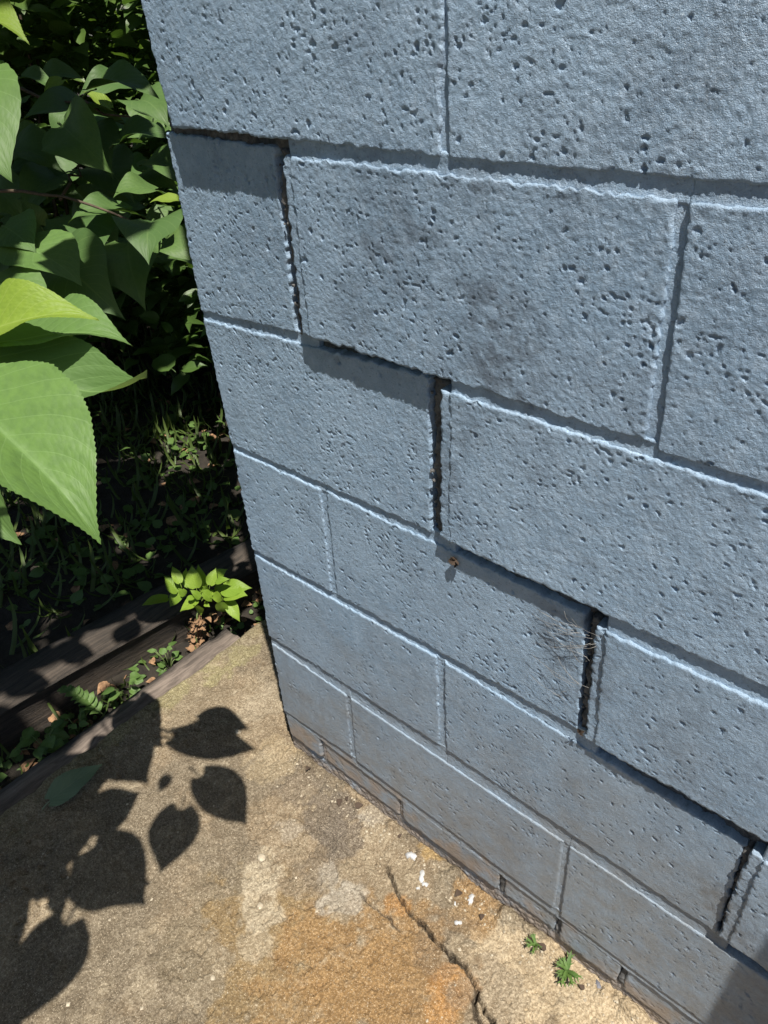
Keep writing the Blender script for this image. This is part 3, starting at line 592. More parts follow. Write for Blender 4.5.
# ---- the broad-leaved tree whose branches reach in from the left
TREE = Vector((-1.05, -1.0, -.25))
tree = thing('broadleaf_tree', 'broad-leaved tree reaching in from the left with large toothed leaves', 'tree', TREE)
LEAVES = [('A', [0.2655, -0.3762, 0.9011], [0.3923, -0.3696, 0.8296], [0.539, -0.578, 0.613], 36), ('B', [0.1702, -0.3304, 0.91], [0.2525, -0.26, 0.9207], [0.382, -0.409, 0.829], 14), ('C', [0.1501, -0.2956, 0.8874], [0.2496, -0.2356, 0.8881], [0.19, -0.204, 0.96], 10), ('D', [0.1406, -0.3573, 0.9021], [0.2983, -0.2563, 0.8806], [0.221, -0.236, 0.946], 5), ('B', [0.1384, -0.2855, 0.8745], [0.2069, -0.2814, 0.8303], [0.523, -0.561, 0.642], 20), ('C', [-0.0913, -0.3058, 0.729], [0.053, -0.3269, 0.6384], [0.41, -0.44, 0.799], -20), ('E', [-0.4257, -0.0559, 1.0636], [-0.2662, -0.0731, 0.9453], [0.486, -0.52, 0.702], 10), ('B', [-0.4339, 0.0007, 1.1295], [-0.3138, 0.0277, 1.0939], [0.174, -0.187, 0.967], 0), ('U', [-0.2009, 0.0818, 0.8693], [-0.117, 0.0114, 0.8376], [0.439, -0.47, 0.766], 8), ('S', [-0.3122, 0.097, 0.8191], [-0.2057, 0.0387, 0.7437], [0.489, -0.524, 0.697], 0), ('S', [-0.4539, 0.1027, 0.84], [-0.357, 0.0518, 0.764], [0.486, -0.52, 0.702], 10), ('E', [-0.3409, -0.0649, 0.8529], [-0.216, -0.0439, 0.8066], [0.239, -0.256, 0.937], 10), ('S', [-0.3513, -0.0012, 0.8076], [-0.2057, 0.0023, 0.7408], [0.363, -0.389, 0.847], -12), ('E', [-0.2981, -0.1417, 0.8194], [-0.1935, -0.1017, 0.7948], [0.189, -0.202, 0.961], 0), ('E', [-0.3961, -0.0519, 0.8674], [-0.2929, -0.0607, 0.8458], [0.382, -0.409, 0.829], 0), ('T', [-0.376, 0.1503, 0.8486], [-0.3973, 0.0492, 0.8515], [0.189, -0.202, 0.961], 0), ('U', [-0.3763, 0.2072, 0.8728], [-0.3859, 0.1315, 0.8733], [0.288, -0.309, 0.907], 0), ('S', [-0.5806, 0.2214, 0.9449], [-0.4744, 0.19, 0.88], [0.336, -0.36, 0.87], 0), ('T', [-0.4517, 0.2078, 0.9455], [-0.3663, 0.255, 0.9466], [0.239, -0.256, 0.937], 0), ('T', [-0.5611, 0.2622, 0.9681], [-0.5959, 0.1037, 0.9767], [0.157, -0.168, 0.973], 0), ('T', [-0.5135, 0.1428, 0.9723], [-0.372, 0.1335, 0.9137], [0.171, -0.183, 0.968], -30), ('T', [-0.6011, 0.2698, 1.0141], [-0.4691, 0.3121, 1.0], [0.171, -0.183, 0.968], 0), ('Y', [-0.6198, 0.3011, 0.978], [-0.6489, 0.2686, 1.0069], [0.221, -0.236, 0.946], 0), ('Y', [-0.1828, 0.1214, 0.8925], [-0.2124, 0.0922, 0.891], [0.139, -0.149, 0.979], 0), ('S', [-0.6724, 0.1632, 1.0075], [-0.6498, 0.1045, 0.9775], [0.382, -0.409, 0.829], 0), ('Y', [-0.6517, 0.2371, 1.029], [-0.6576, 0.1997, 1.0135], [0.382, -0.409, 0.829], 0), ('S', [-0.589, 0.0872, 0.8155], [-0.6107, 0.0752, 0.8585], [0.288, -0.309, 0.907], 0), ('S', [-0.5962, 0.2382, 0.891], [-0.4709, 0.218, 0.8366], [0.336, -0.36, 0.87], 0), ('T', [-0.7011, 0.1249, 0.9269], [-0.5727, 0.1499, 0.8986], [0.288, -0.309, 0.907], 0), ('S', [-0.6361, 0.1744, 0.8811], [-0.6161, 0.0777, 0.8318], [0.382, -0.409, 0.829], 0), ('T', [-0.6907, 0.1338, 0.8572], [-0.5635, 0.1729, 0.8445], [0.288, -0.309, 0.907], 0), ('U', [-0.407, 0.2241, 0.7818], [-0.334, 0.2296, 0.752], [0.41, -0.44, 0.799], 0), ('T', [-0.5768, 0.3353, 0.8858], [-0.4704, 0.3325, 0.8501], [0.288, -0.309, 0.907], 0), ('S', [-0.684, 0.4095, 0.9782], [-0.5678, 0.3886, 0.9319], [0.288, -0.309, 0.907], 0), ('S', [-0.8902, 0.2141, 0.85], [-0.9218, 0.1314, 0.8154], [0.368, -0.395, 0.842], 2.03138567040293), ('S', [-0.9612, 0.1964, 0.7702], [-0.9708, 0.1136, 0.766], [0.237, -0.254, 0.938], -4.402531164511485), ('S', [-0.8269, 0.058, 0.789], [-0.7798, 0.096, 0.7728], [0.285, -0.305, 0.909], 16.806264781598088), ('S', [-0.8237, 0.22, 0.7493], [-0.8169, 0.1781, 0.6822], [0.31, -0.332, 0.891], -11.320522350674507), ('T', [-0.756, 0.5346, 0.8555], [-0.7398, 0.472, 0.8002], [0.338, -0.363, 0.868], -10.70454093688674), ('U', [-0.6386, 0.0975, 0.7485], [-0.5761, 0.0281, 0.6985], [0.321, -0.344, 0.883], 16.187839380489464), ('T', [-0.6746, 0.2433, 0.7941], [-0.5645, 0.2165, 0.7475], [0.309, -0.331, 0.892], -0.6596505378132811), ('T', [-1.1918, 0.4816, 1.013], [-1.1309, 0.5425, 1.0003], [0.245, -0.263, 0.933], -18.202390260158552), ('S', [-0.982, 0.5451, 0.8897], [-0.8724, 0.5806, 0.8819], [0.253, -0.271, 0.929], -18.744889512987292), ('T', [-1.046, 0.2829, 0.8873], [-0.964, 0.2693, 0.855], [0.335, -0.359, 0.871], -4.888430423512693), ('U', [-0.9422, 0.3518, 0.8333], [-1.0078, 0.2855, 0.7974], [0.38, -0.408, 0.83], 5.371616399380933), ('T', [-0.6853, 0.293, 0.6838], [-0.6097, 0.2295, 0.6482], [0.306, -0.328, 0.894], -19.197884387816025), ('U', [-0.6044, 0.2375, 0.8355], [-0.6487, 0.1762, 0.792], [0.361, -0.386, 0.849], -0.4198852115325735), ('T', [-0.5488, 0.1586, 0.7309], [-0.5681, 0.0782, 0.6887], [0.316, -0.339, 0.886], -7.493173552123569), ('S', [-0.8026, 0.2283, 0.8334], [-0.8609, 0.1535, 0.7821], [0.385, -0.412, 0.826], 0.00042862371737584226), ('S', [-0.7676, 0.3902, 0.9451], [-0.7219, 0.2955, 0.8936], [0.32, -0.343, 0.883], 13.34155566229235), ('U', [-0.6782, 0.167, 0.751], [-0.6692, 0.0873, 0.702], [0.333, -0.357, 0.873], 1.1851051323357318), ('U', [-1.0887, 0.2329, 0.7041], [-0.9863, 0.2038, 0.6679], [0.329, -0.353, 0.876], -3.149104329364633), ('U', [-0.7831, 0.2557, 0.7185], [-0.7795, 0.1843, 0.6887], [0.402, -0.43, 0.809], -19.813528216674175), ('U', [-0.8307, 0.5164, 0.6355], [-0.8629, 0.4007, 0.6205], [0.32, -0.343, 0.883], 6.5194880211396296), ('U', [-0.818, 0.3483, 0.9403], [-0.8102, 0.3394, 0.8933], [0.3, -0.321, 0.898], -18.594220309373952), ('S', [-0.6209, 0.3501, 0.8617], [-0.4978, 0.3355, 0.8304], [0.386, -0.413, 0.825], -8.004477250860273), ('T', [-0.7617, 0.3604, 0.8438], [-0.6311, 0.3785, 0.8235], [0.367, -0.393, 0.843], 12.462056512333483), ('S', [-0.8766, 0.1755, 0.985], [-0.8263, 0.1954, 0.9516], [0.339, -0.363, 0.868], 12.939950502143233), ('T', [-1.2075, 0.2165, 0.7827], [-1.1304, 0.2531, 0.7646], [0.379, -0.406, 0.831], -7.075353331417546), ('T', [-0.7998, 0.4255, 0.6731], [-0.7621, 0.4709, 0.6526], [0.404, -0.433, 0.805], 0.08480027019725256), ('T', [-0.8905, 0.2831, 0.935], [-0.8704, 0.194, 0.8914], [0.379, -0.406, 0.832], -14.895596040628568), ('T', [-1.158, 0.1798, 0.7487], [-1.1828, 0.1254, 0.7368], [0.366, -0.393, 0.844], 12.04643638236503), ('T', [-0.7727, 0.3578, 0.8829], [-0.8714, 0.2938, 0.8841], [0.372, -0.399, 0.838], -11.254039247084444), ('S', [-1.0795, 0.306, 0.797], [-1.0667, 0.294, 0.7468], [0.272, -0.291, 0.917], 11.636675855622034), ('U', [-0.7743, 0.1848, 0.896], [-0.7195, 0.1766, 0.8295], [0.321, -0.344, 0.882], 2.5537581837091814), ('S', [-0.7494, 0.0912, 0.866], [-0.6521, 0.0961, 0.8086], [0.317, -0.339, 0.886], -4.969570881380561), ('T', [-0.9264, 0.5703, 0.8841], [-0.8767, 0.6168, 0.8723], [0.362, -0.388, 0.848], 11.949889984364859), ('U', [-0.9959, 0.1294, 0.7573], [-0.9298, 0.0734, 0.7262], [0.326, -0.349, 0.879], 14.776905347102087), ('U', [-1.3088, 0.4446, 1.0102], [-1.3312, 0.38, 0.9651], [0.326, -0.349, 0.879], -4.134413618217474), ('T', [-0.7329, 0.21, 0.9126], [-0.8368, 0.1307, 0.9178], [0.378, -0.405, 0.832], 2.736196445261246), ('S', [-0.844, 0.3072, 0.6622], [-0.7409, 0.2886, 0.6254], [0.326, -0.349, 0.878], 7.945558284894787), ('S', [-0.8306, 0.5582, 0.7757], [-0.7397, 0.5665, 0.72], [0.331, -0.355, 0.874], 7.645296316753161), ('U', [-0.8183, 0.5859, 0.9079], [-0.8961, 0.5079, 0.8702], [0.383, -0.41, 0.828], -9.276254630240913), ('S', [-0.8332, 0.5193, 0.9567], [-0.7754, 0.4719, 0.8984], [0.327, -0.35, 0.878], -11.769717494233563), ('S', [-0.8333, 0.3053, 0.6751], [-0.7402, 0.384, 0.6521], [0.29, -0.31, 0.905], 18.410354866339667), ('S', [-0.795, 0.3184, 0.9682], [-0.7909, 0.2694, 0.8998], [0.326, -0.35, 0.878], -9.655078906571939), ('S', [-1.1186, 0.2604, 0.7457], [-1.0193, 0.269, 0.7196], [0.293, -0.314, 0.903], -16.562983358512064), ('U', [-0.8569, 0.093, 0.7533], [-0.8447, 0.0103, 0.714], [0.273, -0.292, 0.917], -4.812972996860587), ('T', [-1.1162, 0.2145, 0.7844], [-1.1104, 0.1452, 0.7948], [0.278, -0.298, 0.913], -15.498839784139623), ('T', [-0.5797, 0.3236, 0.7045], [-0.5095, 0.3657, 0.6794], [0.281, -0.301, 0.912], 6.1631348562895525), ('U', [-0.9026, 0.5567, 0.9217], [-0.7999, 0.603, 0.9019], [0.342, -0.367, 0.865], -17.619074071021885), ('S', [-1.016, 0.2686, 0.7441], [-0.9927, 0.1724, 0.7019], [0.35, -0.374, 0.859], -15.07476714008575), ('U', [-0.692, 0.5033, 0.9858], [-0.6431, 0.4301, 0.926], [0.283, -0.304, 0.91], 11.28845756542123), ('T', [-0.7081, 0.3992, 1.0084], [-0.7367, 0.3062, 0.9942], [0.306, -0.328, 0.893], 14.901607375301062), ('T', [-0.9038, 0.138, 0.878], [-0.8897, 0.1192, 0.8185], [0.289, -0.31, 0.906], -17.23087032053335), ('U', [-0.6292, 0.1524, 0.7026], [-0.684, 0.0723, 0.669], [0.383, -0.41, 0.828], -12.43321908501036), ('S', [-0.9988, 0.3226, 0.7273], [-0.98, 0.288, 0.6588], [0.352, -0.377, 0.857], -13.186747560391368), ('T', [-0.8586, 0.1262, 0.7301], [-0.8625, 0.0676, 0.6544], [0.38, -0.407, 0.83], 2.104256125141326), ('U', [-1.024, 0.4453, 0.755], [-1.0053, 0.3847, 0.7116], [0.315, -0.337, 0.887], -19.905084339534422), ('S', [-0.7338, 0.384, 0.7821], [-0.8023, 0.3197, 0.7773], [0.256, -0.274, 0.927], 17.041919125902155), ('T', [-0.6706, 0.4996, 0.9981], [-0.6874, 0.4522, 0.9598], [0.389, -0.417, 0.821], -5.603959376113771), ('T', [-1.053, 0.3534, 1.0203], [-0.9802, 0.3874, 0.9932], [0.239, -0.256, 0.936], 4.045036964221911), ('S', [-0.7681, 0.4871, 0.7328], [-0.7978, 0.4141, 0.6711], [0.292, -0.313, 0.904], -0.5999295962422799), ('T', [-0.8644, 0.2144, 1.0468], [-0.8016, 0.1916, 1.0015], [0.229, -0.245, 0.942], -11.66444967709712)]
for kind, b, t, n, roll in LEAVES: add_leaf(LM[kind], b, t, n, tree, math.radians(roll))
CASTERS = [('E', [0.0493, -0.4621, 1.028], [0.2329, -0.4767, 1.008], 0), ('E', [0.3025, -0.4527, 0.928], [0.371, -0.5458, 0.908], 0), ('E', [0.256, -0.6407, 0.918], [0.3702, -0.5643, 0.898], 0), ('E', [0.2316, -0.5984, 0.898], [0.3889, -0.5874, 0.878], 0), ('E', [0.1636, -0.5733, 0.878], [0.1842, -0.4653, 0.858], 0), ('U', [0.0994, -0.591, 0.928], [0.2475, -0.7172, 0.908], 0), ('U', [-0.0435, -0.6828, 0.878], [0.2376, -0.6448, 0.858], 0), ('S', [0.1316, -0.7421, 0.878], [0.1888, -0.6138, 0.858], 0), ('E', [0.3101, -0.6929, 0.878], [0.3846, -0.8171, 0.858], 0), ('E', [0.1427, -0.7532, 0.828], [0.2795, -0.769, 0.808], 0), ('T', [0.065, -0.6979, 0.978], [0.1083, -0.4974, 0.958], 0), ('S', [-0.0248, -0.7168, 0.978], [0.0941, -0.6101, 0.958], 0), ('S', [0.0608, -0.6569, 0.998], [0.0546, -0.4887, 0.978], 0), ('T', [0.2712, -0.454, 1.078], [0.281, -0.4849, 1.058], 0), ('T', [0.2436, -0.6792, 0.878], [0.286, -0.6883, 0.858], 0), ('E', [0.2035, -0.7918, 0.878], [0.3344, -0.8249, 0.858], 0), ('S', [0.1063, -0.5961, 0.978], [0.1374, -0.5036, 0.958], 0), ('T', [0.1306, -0.6704, 0.978], [0.1285, -0.5541, 0.958], 0), ('U', [-0.0246, -0.6639, 0.928], [0.1991, -0.6543, 0.908], 0), ('S', [0.1369, -0.691, 0.928], [0.2872, -0.6734, 0.908], 0), ('U', [0.0559, -0.7078, 0.878], [0.0441, -0.6017, 0.858], 0), ('S', [0.3198, -0.8113, 0.878], [0.4031, -0.8182, 0.858], 0)]
for i, (kind, b, t, roll) in enumerate(CASTERS): add_leaf(LM[kind], b, t, TO_SUN, tree, math.radians(roll))
tube('trunk', [TREE, TREE + Vector((.02, .03, .6)), TREE + Vector((-.02, .06, 1.3)), TREE + Vector((.05, .10, 2.3)), TREE + Vector((.10, .2, 3.1))], [.06, .052, .045, .035, .015], M['bark'], tree, 9)
BRANCHES = [([-1.05, -0.95, 1.0], [0.1287, -0.3551, 0.9158], 0.1, 0.014, 0.004), ([0.1287, -0.3551, 0.9158], [0.1537, -0.3222, 0.8911], 0.0, 0.004, 0.002), ([-1.03, -0.94, 1.15], [-0.4994, 0.0067, 0.8195], 0.08, 0.014, 0.003), ([-0.6901, -0.0226, 0.8858], [-0.2791, 0.1065, 0.8488], 0.02, 0.004, 0.0015), ([-0.7859, 0.1064, 1.0234], [-0.4487, 0.2684, 0.953], 0.02, 0.004, 0.0015), ([-0.5248, 0.1074, 0.8609], [-0.5677, 0.2255, 0.9368], 0.0, 0.003, 0.0012), ([-0.0831, -0.1813, 1.0897], [-0.036, -0.1569, 1.104], 0.0, 0.004, 0.002), ([-1.05, -0.95, 0.95], [0.145, -0.651, 0.927], 0.06, 0.012, 0.004)]
for i, (a, b, s, r0, r1) in enumerate(BRANCHES):
    pts = curve_pts(a, b, s, 9, .008, i); tube('branch', pts, [r0 + (r1 - r0) * k / 9 for k in range(10)], M['bark'], tree, 6)
# unseen crown above the picture, added and shaped to shade the yard
cm = [leaf_mesh('shade_crown_leaf', M['leaf_bg'], .42, .2, .4, .03, 5, 1, 0, .1, 0, 20 + i) for i in range(3)]
LIT = [(-0.807, 0.298), (-0.727, 0.207), (-1.954, 1.163)]                                # gaps left in the added crown to let sun reach chosen leaves
r_ = random.Random(5); items = []
while len(items) < 1700:
    lx, ly = r_.uniform(-2.2, -.40), r_.uniform(-1.0, 1.3); h = r_.uniform(1.50, 3.1)
    if math.hypot(lx + .46, ly - .14) < .13: continue
    if lx > -.62 and -.45 < ly < .2 and r_.random() < .85: continue
    if ly > 0 and lx + ly * SX / -SY > -.08: continue
    if any(math.hypot(lx - a, ly - b) < .10 for a, b in LIT): continue
    if math.hypot(lx + 1.22, ly - .80) < .30 or math.hypot(lx + .75, ly + .16) < .06 or math.hypot(lx + .64, ly - .02) < .055 or math.hypot(lx + .70, ly + .07) < .05: continue
    p = Vector((lx + SX * h, ly + SY * h, -.2 + h)); L = r_.uniform(.07, .13); an = r_.uniform(0, 6.28)
    t = p + Vector((math.cos(an), math.sin(an), r_.uniform(-.6, .2))) * L
    n = Vector((r_.uniform(-.5, .5), r_.uniform(-.5, .5), 1))
    items.append((r_.choice(cm), pose(p - TREE, t - TREE, n), 0))
merge_leaves('crown', items, [M['leaf_bg']], tree)

# ---- shrubs further back
def shrub(base, rx, rz, nleaf, ntwig, size, mat, label, seed, zmin=.0, open_=.0):
    r_ = random.Random(seed); B = Vector(base)
    t = thing('shrub', label, 'shrub', B, 'shrubs behind the wall corner')
    lm = [leaf_mesh('shrub_leaf', mat, w, .25, .4, .04, 8, 2, 0, .05, .2, seed + k) for k, w in enumerate((.26, .34, .42))]
    for k in range(ntwig):
        an = r_.uniform(0, 6.28); rr = rx * r_.uniform(.2, .8)
        e = B + Vector((math.cos(an) * rr, math.sin(an) * rr, rz * r_.uniform(.5, .95)))
        tube('stem', curve_pts(B + Vector((r_.uniform(-.05, .05), r_.uniform(-.05, .05), 0)), e, .05, 7, .02, seed + k), [.012 - .0012 * i for i in range(8)], M['bark'], t, 5)
    it = []
    cl = []
    for k in range(max(nleaf // 9, 1)):
        an = r_.uniform(0, 6.28); rr = rx * math.sqrt(r_.random()); zz = zmin + (rz - zmin) * r_.random()
        if rr / rx > 1.05 - .6 * (zz / rz) ** 2: rr *= .7
        cl.append(Vector((math.cos(an) * rr, math.sin(an) * rr, zz)))
    for k in range(nleaf):
        c = r_.choice(cl); p = c + Vector((r_.gauss(0, .07), r_.gauss(0, .07), r_.gauss(0, .06)))
        an = r_.uniform(0, 6.28); L = size * r_.uniform(.6, 1.25)
        d = Vector((math.cos(an), math.sin(an), r_.uniform(-.9, .35))).normalized()
        n = Vector((r_.uniform(-.6, .6), r_.uniform(-.6, .6), 1))
        it.append((r_.choice(lm), pose(p, p + d * L, n), 0))
    merge_leaves('crown', it, [mat], t); return t
SHRUBS = [((-4.6, 4.2, -0.2), 1.6, 3.0, 4500, 6, 0.15, 'leaf_bg', 'hedge-like shrub closing the background behind the shrubs', 0.0), ((-5.2, 1.2, -0.2), 1.6, 3.0, 4500, 6, 0.15, 'leaf_bg', 'hedge-like shrub closing the background at far left', 0.0), ((-1.35, 1.35, -0.22), 0.55, 1.75, 3800, 8, 0.085, 'leaf_bg', 'dark leafy shrub filling the gap nearest the wall corner', 0.25), ((-2.3, 0.9, -0.2), 0.75, 1.9, 4200, 9, 0.095, 'leaf_bg', 'dense green shrub further left behind the large leaves', 0.15), ((-2.2, 2.3, -0.2), 0.8, 2.4, 4200, 8, 0.095, 'leaf_bg', 'tall sunlit shrub highest at the top beside the wall', 0.0), ((-3.6, 2.2, -0.2), 1.0, 2.6, 4200, 8, 0.12, 'leaf_bg', 'far shrub deep in the background behind the others', 0.2), ((-3.4, 0.4, -0.2), 0.9, 2.3, 4000, 8, 0.12, 'leaf_bg', 'far shrub at the left edge behind the tree branches', 0.2), ((-1.9, 3.6, -0.2), 1.0, 2.6, 4000, 8, 0.12, 'leaf_bg', 'farthest shrub glimpsed right against the wall edge', 0.2)]
for i, (b, rx, rz, nl, nt_, sz, mt, lab, zm) in enumerate(SHRUBS): shrub(b, rx, rz, nl, nt_, sz, M[mt], lab, 400 + 17 * i, zm)

# ---- grass and creeping ground cover in the shade
r_ = random.Random(11)
blade = leaf_mesh('blade', M['grass'], .045, .3, .9, .0, 5, 1, 0, 0, 0, 60, 0, [1, 1, 1, 1, .95, .9, .8, .6, .35, .2, 0])
clov = leaf_mesh('cover_leaf', M['weed_d'], .45, .1, .3, .02, 4, 1, 0, .1, 0, 61)
drym = leaf_mesh('litter_leaf', M['dry'], .40, .3, .6, .05, 4, 1, 0, .05, 0, 62)
items = []
for k in range(9000):
    x, y = r_.uniform(-3.2, -.72), r_.uniform(-.6, 2.6)
    if x > -.50 - .16 + .11 * (y - .3) and y < 1.2 and x > -.80: continue
    den = fbm(np.array([x]), np.array([y]), .35, 301, 3)[0]
    if den < .40 and r_.random() < .7: continue
    z = ground_at(x, y); an = r_.uniform(0, 6.28); u = r_.random()
    if u < .62:
        L = r_.uniform(.05, .16); tip = Vector((x, y, z)) + Vector((math.cos(an) * .5, math.sin(an) * .5, r_.uniform(.4, 1))).normalized() * L
        items.append((blade, pose((x, y, z), tip, (math.cos(an), math.sin(an), .3)), 0))
    elif u < .93:
        L = r_.uniform(.018, .045); b = Vector((x, y, z + r_.uniform(.0, .05))); items.append((clov, pose(b, b + Vector((math.cos(an), math.sin(an), r_.uniform(-.2, .3))) * L, (r_.uniform(-.4, .4), r_.uniform(-.4, .4), 1)), 1))
    else:
        L = r_.uniform(.02, .05); b = Vector((x, y, z + .008)); items.append((drym, pose(b, b + Vector((math.cos(an), math.sin(an), .1)) * L, (r_.uniform(-.4, .4), r_.uniform(-.4, .4), 1)), 2))
for k in range(560):                         # the gap between timber and edging board
    x, y = r_.uniform(-.56, -.415), r_.uniform(-.7, .45); z = -.245 + r_.uniform(0, .025); an = r_.uniform(0, 6.28); b = Vector((x, y, z)); u = r_.random()
    if math.hypot(x + .46, y - .08) < .07: continue
    if u < .22: items.append((drym, pose(b, b + Vector((math.cos(an), math.sin(an), r_.uniform(-.2, .4))) * r_.uniform(.015, .04), (r_.uniform(-.5, .5), r_.uniform(-.5, .5), 1)), 2))
    elif u < .75: items.append((clov, pose(b, b + Vector((math.cos(an), math.sin(an), r_.uniform(-.1, .5))) * r_.uniform(.010, .024), (r_.uniform(-.5, .5), r_.uniform(-.5, .5), 1)), 1))
    else: items.append((blade, pose(b, b + Vector((math.cos(an) * .6, math.sin(an) * .6, 1)) * r_.uniform(.02, .07), (math.cos(an), math.sin(an), .3)), 0))
gc = merge_leaves('ground_cover', items, [M['grass'], M['weed_d'], M['dry']], None)
gc['label'] = 'grass and creeping weeds on the shaded earth beyond the timber'

# ------------------------------------------------------------------ small plants
WL = [leaf_mesh('leaf', M['weed'], w, .2, .4, .03, 14, 3, 0, .03, .25, 70 + i) for i, w in enumerate((.26, .32, .38))]
WD = [leaf_mesh('leaf', M['weed_d'], w, .15, .4, .04, 12, 3, 0, .10, .35, 80 + i) for i, w in enumerate((.40, .46, .34))]
r_ = random.Random(21)
seed_base = Vector((-.4600, .0760, -.235))
sd = thing('seedling_plant', 'bright green leafy seedling with a withered brown stalk beside the slab corner', 'plant', seed_base)
top = Vector((-.452, .118, -.085))
tube('stem', curve_pts(seed_base, top, .01, 7, .003, 3), [.0045 - .0003 * k for k in range(8)], M['stem'], sd)
SEED = [([-0.516, 0.0796, -0.0571], [-0.538, 0.0179, -0.0511], 0), ([-0.4954, 0.1109, -0.0414], [-0.5133, 0.0765, -0.0836], 0), ([-0.5003, 0.1017, -0.0442], [-0.541, 0.0978, -0.011], 0), ([-0.4866, 0.1066, -0.0108], [-0.5258, 0.1179, 0.0156], 0), ([-0.5073, 0.1373, -0.0433], [-0.5066, 0.1425, 0.0027], 0), ([-0.4668, 0.1337, -0.0354], [-0.496, 0.1546, 0.0097], 0), ([-0.4778, 0.1605, -0.0603], [-0.5032, 0.1749, -0.0042], 0), ([-0.439, 0.1574, -0.0271], [-0.4473, 0.1893, 0.0019], 0), ([-0.4593, 0.1814, -0.0448], [-0.4309, 0.2116, -0.0078], 0), ([-0.4263, 0.1682, -0.0179], [-0.3974, 0.1907, -0.0084], 0), ([-0.4259, 0.1788, -0.0514], [-0.3683, 0.2279, -0.0479], 0), ([-0.4171, 0.1819, -0.0621], [-0.3544, 0.2031, -0.0489], 0), ([-0.407, 0.1775, -0.0733], [-0.3587, 0.1677, -0.1124], 0), ([-0.3991, 0.1556, -0.0595], [-0.4172, 0.1591, -0.1064], 0), ([-0.4545, 0.1241, -0.0614], [-0.4739, 0.0794, -0.0797], 0), ([-0.4373, 0.106, -0.0582], [-0.4481, 0.1172, -0.1067], 0), ([-0.4455, 0.126, -0.051], [-0.4623, 0.1147, -0.026], 0), ([-0.4489, 0.1381, -0.0617], [-0.4526, 0.1749, -0.0634], 0), ([-0.4598, 0.1478, -0.0816], [-0.4197, 0.1486, -0.0529], 0), ([-0.4374, 0.1305, -0.0697], [-0.4172, 0.1307, -0.0683], 0), ([-0.48, 0.1073, -0.0469], [-0.4895, 0.0994, -0.0235], 0), ([-0.5002, 0.1338, -0.0604], [-0.4801, 0.1515, -0.0286], 0), ([-0.4581, 0.1564, -0.0666], [-0.4544, 0.1441, -0.0293], 0), ([-0.452, 0.1759, -0.0704], [-0.4422, 0.1975, -0.0535], 0), ([-0.4198, 0.1808, -0.0763], [-0.4079, 0.2014, -0.0845], 0), ([-0.4815, 0.1324, -0.0359], [-0.5124, 0.1214, -0.0251], 0), ([-0.4363, 0.133, -0.0312], [-0.4239, 0.143, -0.0644], 0), ([-0.4859, 0.1413, -0.0746], [-0.4446, 0.1466, -0.0389], 0), ([-0.4582, 0.1005, -0.0462], [-0.4631, 0.1262, -0.0544], 0), ([-0.4169, 0.1458, -0.0427], [-0.4186, 0.1679, -0.0729], 0)]
for i, (b, t, L) in enumerate(SEED):
    add_leaf(WL[i % 3], b, t, (r_.uniform(-.3, .3) + .3, r_.uniform(-.3, .3) - .2, 1), sd)
for k in range(110):
    u = r_.random(); p = seed_base.lerp(top, .05 + .80 * u) + Vector((r_.gauss(0, .009), r_.gauss(0, .009), 0))
    d = Vector((r_.uniform(-1, 1), r_.uniform(-1, 1), r_.uniform(-1, .2))).normalized() * r_.uniform(.010, .022)
    add_leaf(drym, p, p + d, (r_.uniform(-1, 1), r_.uniform(-1, 1), .6), sd, name='withered_leaf')

def clump(base, n, spread, size, label, seed, hgt=.03, meshes=WD, name='weed_plant', group='small weeds between the timber and the slab'):
    r_ = random.Random(seed); B = Vector(base); t = thing(name, label, 'weed', B, group)
    for k in range(n):
        an = r_.uniform(0, 6.28); rr = spread * math.sqrt(r_.random()); p = B + Vector((math.cos(an) * rr * .6, math.sin(an) * rr, hgt * r_.uniform(.3, 1.2)))
        tube('stem', [B + (p - B) * .1, B.lerp(p, .6) + Vector((0, 0, .006)), p], [.0012, .001, .0008], M['stem'], t, 4)
        L = size * r_.uniform(.7, 1.2); a2 = an + r_.uniform(-.6, .6)
        add_leaf(r_.choice(meshes), p, p + Vector((math.cos(a2), math.sin(a2), r_.uniform(-.4, .2))) * L, (r_.uniform(-.3, .5), r_.uniform(-.5, .2), 1), t)
    return t
clump((-.485, -.315, -.215), 16, .055, .034, 'glossy round-leaved weed at the lower end of the edging board', 31, .05)
clump((-.455, -.112, -.205), 7, .03, .026, 'small three-leaved clover by the edging board', 32, .05)
clump((-.470, .010, -.22), 8, .04, .020, 'sparse dark sprig in the gap below the brown stalk', 33, .06)
clump((-.450, -.245, -.205), 10, .035, .018, 'fine-leaved sprig between the fern and the glossy weed', 34, .05)
clump((-.560, -.42, -.22), 12, .06, .026, 'dim leafy weed at the left edge of the gap', 35, .05)
# fern frond
fb, ft = Vector((-0.4251, -0.1889, -0.17)), Vector((-0.5209, -0.2232, -0.12))
fern = thing('fern', 'single small fern frond leaning over the edging board', 'fern', fb)
fp = curve_pts(fb, ft, .02, 10, .001, 4); tube('stem', fp, [.0012 - .00009 * k for k in range(11)], M['stem'], fern, 4)
for i in range(1, 11):
    d = (fp[i] - fp[i - 1]).normalized(); s = d.cross(Vector((0, 0, 1))).normalized(); L = .024 * (1 - .75 * abs(i / 10 - .3))
    for sg in (-1, 1): add_leaf(WD[2], fp[i], fp[i] + (s * sg + d * .5) * L, (.2, -.2, 1), fern)
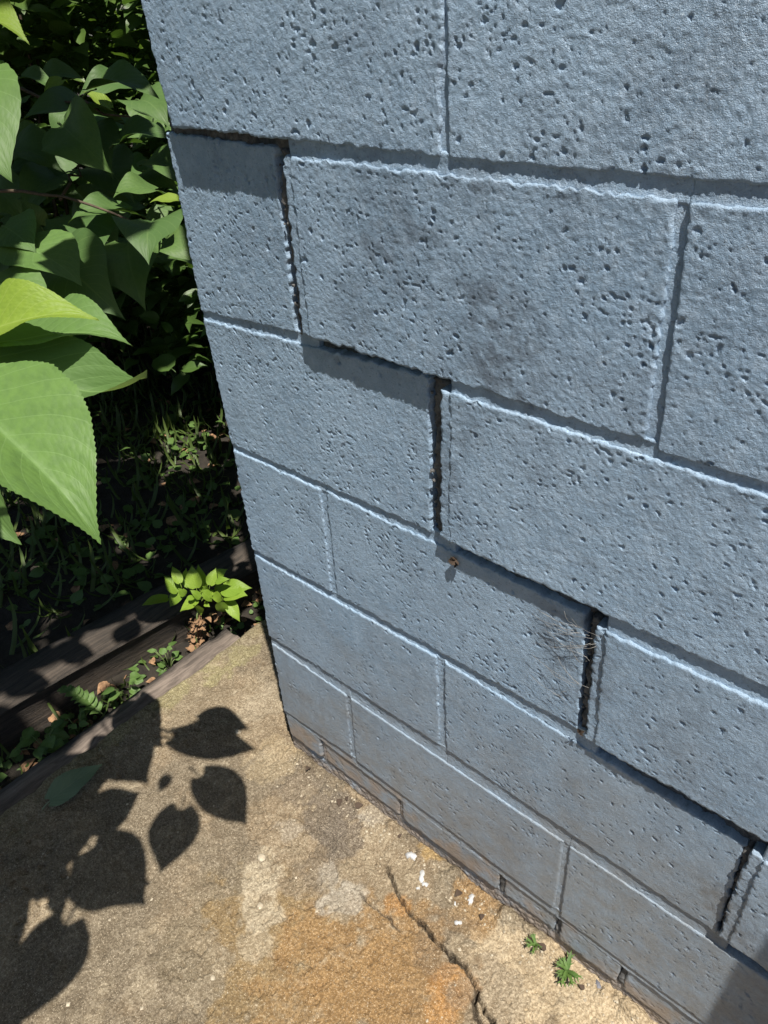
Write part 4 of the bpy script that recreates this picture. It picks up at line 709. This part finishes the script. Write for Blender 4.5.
# two feathery weeds at the foot of the wall
NW = leaf_mesh('leaf', M['weed_d'], .12, .25, .5, .05, 14, 2, .02, .0, .1, 90)
WEEDS = [(0.5897, -0.018, 9, 0.018, 'smaller feathery weed at the wall foot, left of the pair', 41), (0.6454, -0.018, 13, 0.028, 'larger feathery weed at the wall foot, right of the pair', 42)]
for (x, y, n, size, lab, sd_) in WEEDS:
    r_ = random.Random(sd_); B = Vector((x, y, slab_at(x, y))); w = thing('weed_plant', lab, 'weed', B, 'weeds at the foot of the wall')
    for k in range(n):
        an = math.pi * 1.30 + (k / n - .5) * 5.0 + r_.uniform(-.2, .2); L = size * r_.uniform(.6, 1.1)
        p = B + Vector((0, 0, .004 + .004 * (k % 3)))
        add_leaf(NW, p, p + Vector((math.cos(an), math.sin(an), r_.uniform(.10, .7))) * L, (0, 0, 1), w)
        tip = p + Vector((math.cos(an), math.sin(an), .35)) * L * .6
        for sg in (-1, 1): add_leaf(NW, tip, tip + Vector((math.cos(an + sg * .7), math.sin(an + sg * .7), .3)) * L * .4, (0, 0, 1), w)

# ------------------------------------------------------------------ small things on the slab and in the crack
fl = leaf_mesh('fallen_leaf', M['fallen'], .27, .12, .25, .04, 30, 5, .006, .08, .2, 95)
fo = link('fallen_leaf', fl); fo.matrix_world = pose((-0.2629, -0.3834, -0.105), (-0.2515, -0.2759, -0.1), (.1, -.1, 1)); tag(fo, 'dull green leaf lying in the shade near the slab edge', 'leaf')

def splat(x, y, r, seed, mat, nm, parent, thick=.0025):
    r_ = random.Random(seed); n = 18; vs = [(0, 0, thick * 1.2)]; fs = []
    for k in range(n):
        a = 2 * math.pi * k / n; rr = r * (1 + .45 * math.sin(a * 2 + seed) + r_.uniform(-.3, .3)) * .8
        vs.append((math.cos(a) * rr * .7, math.sin(a) * rr * .7, thick)); vs.append((math.cos(a) * rr, math.sin(a) * rr, -.006))
    for k in range(n):
        a, b = 1 + 2 * k, 1 + 2 * ((k + 1) % n); fs += [(0, a, b), (a, a + 1, b + 1, b)]
    return link(nm, raw_mesh(nm, vs, fs, [mat]), parent, (x, y, slab_at(x, y)))
for i, (x, y, r) in enumerate([(0.3434, -0.0213, 0.01), (0.3792, -0.0378, 0.011), (0.3917, -0.0453, 0.007), (0.4678, -0.017, 0.01), (0.4728, -0.0606, 0.007), (0.4501, -0.0381, 0.004), (0.3867, -0.0582, 0.004)]): splat(x, y, r, i * 3 + 1, M['white'], 'paint_spot', slab)
def pebble(x, y, r, seed, mat):
    bm = bmesh.new(); bmesh.ops.create_icosphere(bm, subdivisions=2, radius=r); r_ = random.Random(seed)
    for v in bm.verts: v.co *= r_.uniform(.8, 1.15); v.co.z *= .55; v.co.x *= 1.2
    me = bpy.data.meshes.new('pebble'); bm.to_mesh(me); bm.free(); me.materials.append(mat)
    me.polygons.foreach_set('use_smooth', [True] * len(me.polygons)); return link('pebble', me, None, (x, y, slab_at(x, y) + r * .3))
PEBBLES = [(-0.1143, -0.042, 0.006, 'pale pebble beside the leaf shadows near the wall corner'), (0.1355, -0.1923, 0.007, 'cream pebble at the top of the pale streak'), (0.1954, -0.2489, 0.006, 'cream pebble lower in the pale streak'), (0.2233, -0.3707, 0.004, 'tiny pale pebble alone on the tan slab')]
for i, (x, y, r, lab) in enumerate(PEBBLES): tag(pebble(x, y, r, 50 + i, M['stone']), lab, 'pebble', 'pebbles on the slab')
ch = splat(0.6903, -0.0019, .008, 3, M['chip'], 'paint_chip', None, .002); tag(ch, 'dark grey paint chip on the pale slab near the weeds', 'paint chip')

dry2 = leaf_mesh('fragment', M['dry2'], .40, .3, .6, .05, 4, 1, 0, .05, 0, 63)
# sand and grit: thick along the foot of the wall, thin elsewhere
r_ = random.Random(303); vs, fs = [], []
for k in range(900):
    if k < 520: x = r_.uniform(.02, .85); y = -.006 - abs(r_.gauss(0, .022))
    else: x = r_.uniform(-.32, .8); y = r_.uniform(-.6, .15) if x < 0 else r_.uniform(-.6, -.02)
    rr = .0008 + .0026 * r_.random() ** 4; z = slab_at(x, y) + rr * .3; b = len(vs)
    for d in ((1, 0, 0), (-1, 0, 0), (0, 1, 0), (0, -1, 0), (0, 0, 1), (0, 0, -1)): vs.append((x + d[0] * rr * r_.uniform(.6, 1.3), y + d[1] * rr * r_.uniform(.6, 1.3), z + d[2] * rr * r_.uniform(.5, .9)))
    for f in ((0, 2, 4), (2, 1, 4), (1, 3, 4), (3, 0, 4), (2, 0, 5), (1, 2, 5), (3, 1, 5), (0, 3, 5)): fs.append(tuple(b + i for i in f))
grit = link('grit', raw_mesh('grit', vs, fs, [M['stone']], False), slab); grit['kind'] = 'stuff'
litter = thing('leaf_litter', 'dry brown leaf crumbs strewn along the foot of the wall', 'leaf litter', (.4, -.03, slab_at(.4, -.03)))
for k in range(9):
    x = r_.uniform(.05, .75); y = -.010 - abs(r_.gauss(0, .014)); b = Vector((x, y, slab_at(x, y) + .003)); an = r_.uniform(0, 6.28)
    add_leaf(dry2, b, b + Vector((math.cos(an), math.sin(an), r_.uniform(0, .4))) * r_.uniform(.007, .016), (r_.uniform(-.4, .4), r_.uniform(-.4, .4), 1), litter, name='leaf_crumb')

# cobweb and caught debris at the crack
def strands(name, pairs, label, mat, rad=.00017):
    B = Vector(pairs[0][0]); t = thing(name, label, 'cobweb', B)
    for i, (a, b) in enumerate(pairs): tube('strand', curve_pts(a, b, -.004, 5, .0015, i), [rad] * 6, mat, t, 3)
    return t
r_ = random.Random(77); pr = []
for k in range(22):
    a = Vector((.585 + r_.uniform(-.012, .020), -.006 - r_.uniform(0, .004), .585 - .12 * r_.random() ** 1.5)); b = a + Vector((-r_.uniform(.012, .06), .004, r_.uniform(-.04, .02)))
    b.y = -.0035 - r_.uniform(0, .003); b.z = min(b.z, .592); pr.append((a, b))
strands('cobweb', pr, 'dusty grey cobweb stretched over the dark open joint under the step', M['web'])
def scrap(x, y, z, n, label, seed):
    r_ = random.Random(seed); B = Vector((x, y, z)); t = thing('leaf_scrap', label, 'dead leaf', B)
    for k in range(n):
        d = Vector((r_.uniform(-1, 1), -.35, r_.uniform(-1, .6))).normalized() * r_.uniform(.006, .012)
        add_leaf(dry2, B + Vector((r_.uniform(-.003, .003), -.002, r_.uniform(-.003, .003))), B + d, (r_.uniform(-.4, .4), -1, .3), t, name='fragment')
scrap(0.4195, -0.0015, 0.5861, 5, 'brown dead leaf scrap caught below the crack step', 5)
scrap(0.5961, -0.003, 0.4285, 3, 'tiny orange-brown leaf scrap wedged at the joint bottom', 6)

# ------------------------------------------------------------------ stand-in post outside the view, added to shadow the lowest blocks
pv = box('shadow_post', (1.02, -.12, -.16), (1.11, -.03, .96), M['timber'], None)
tag(pv, 'unseen square post added right of the frame to cast a shadow on the lowest blocks', 'post')
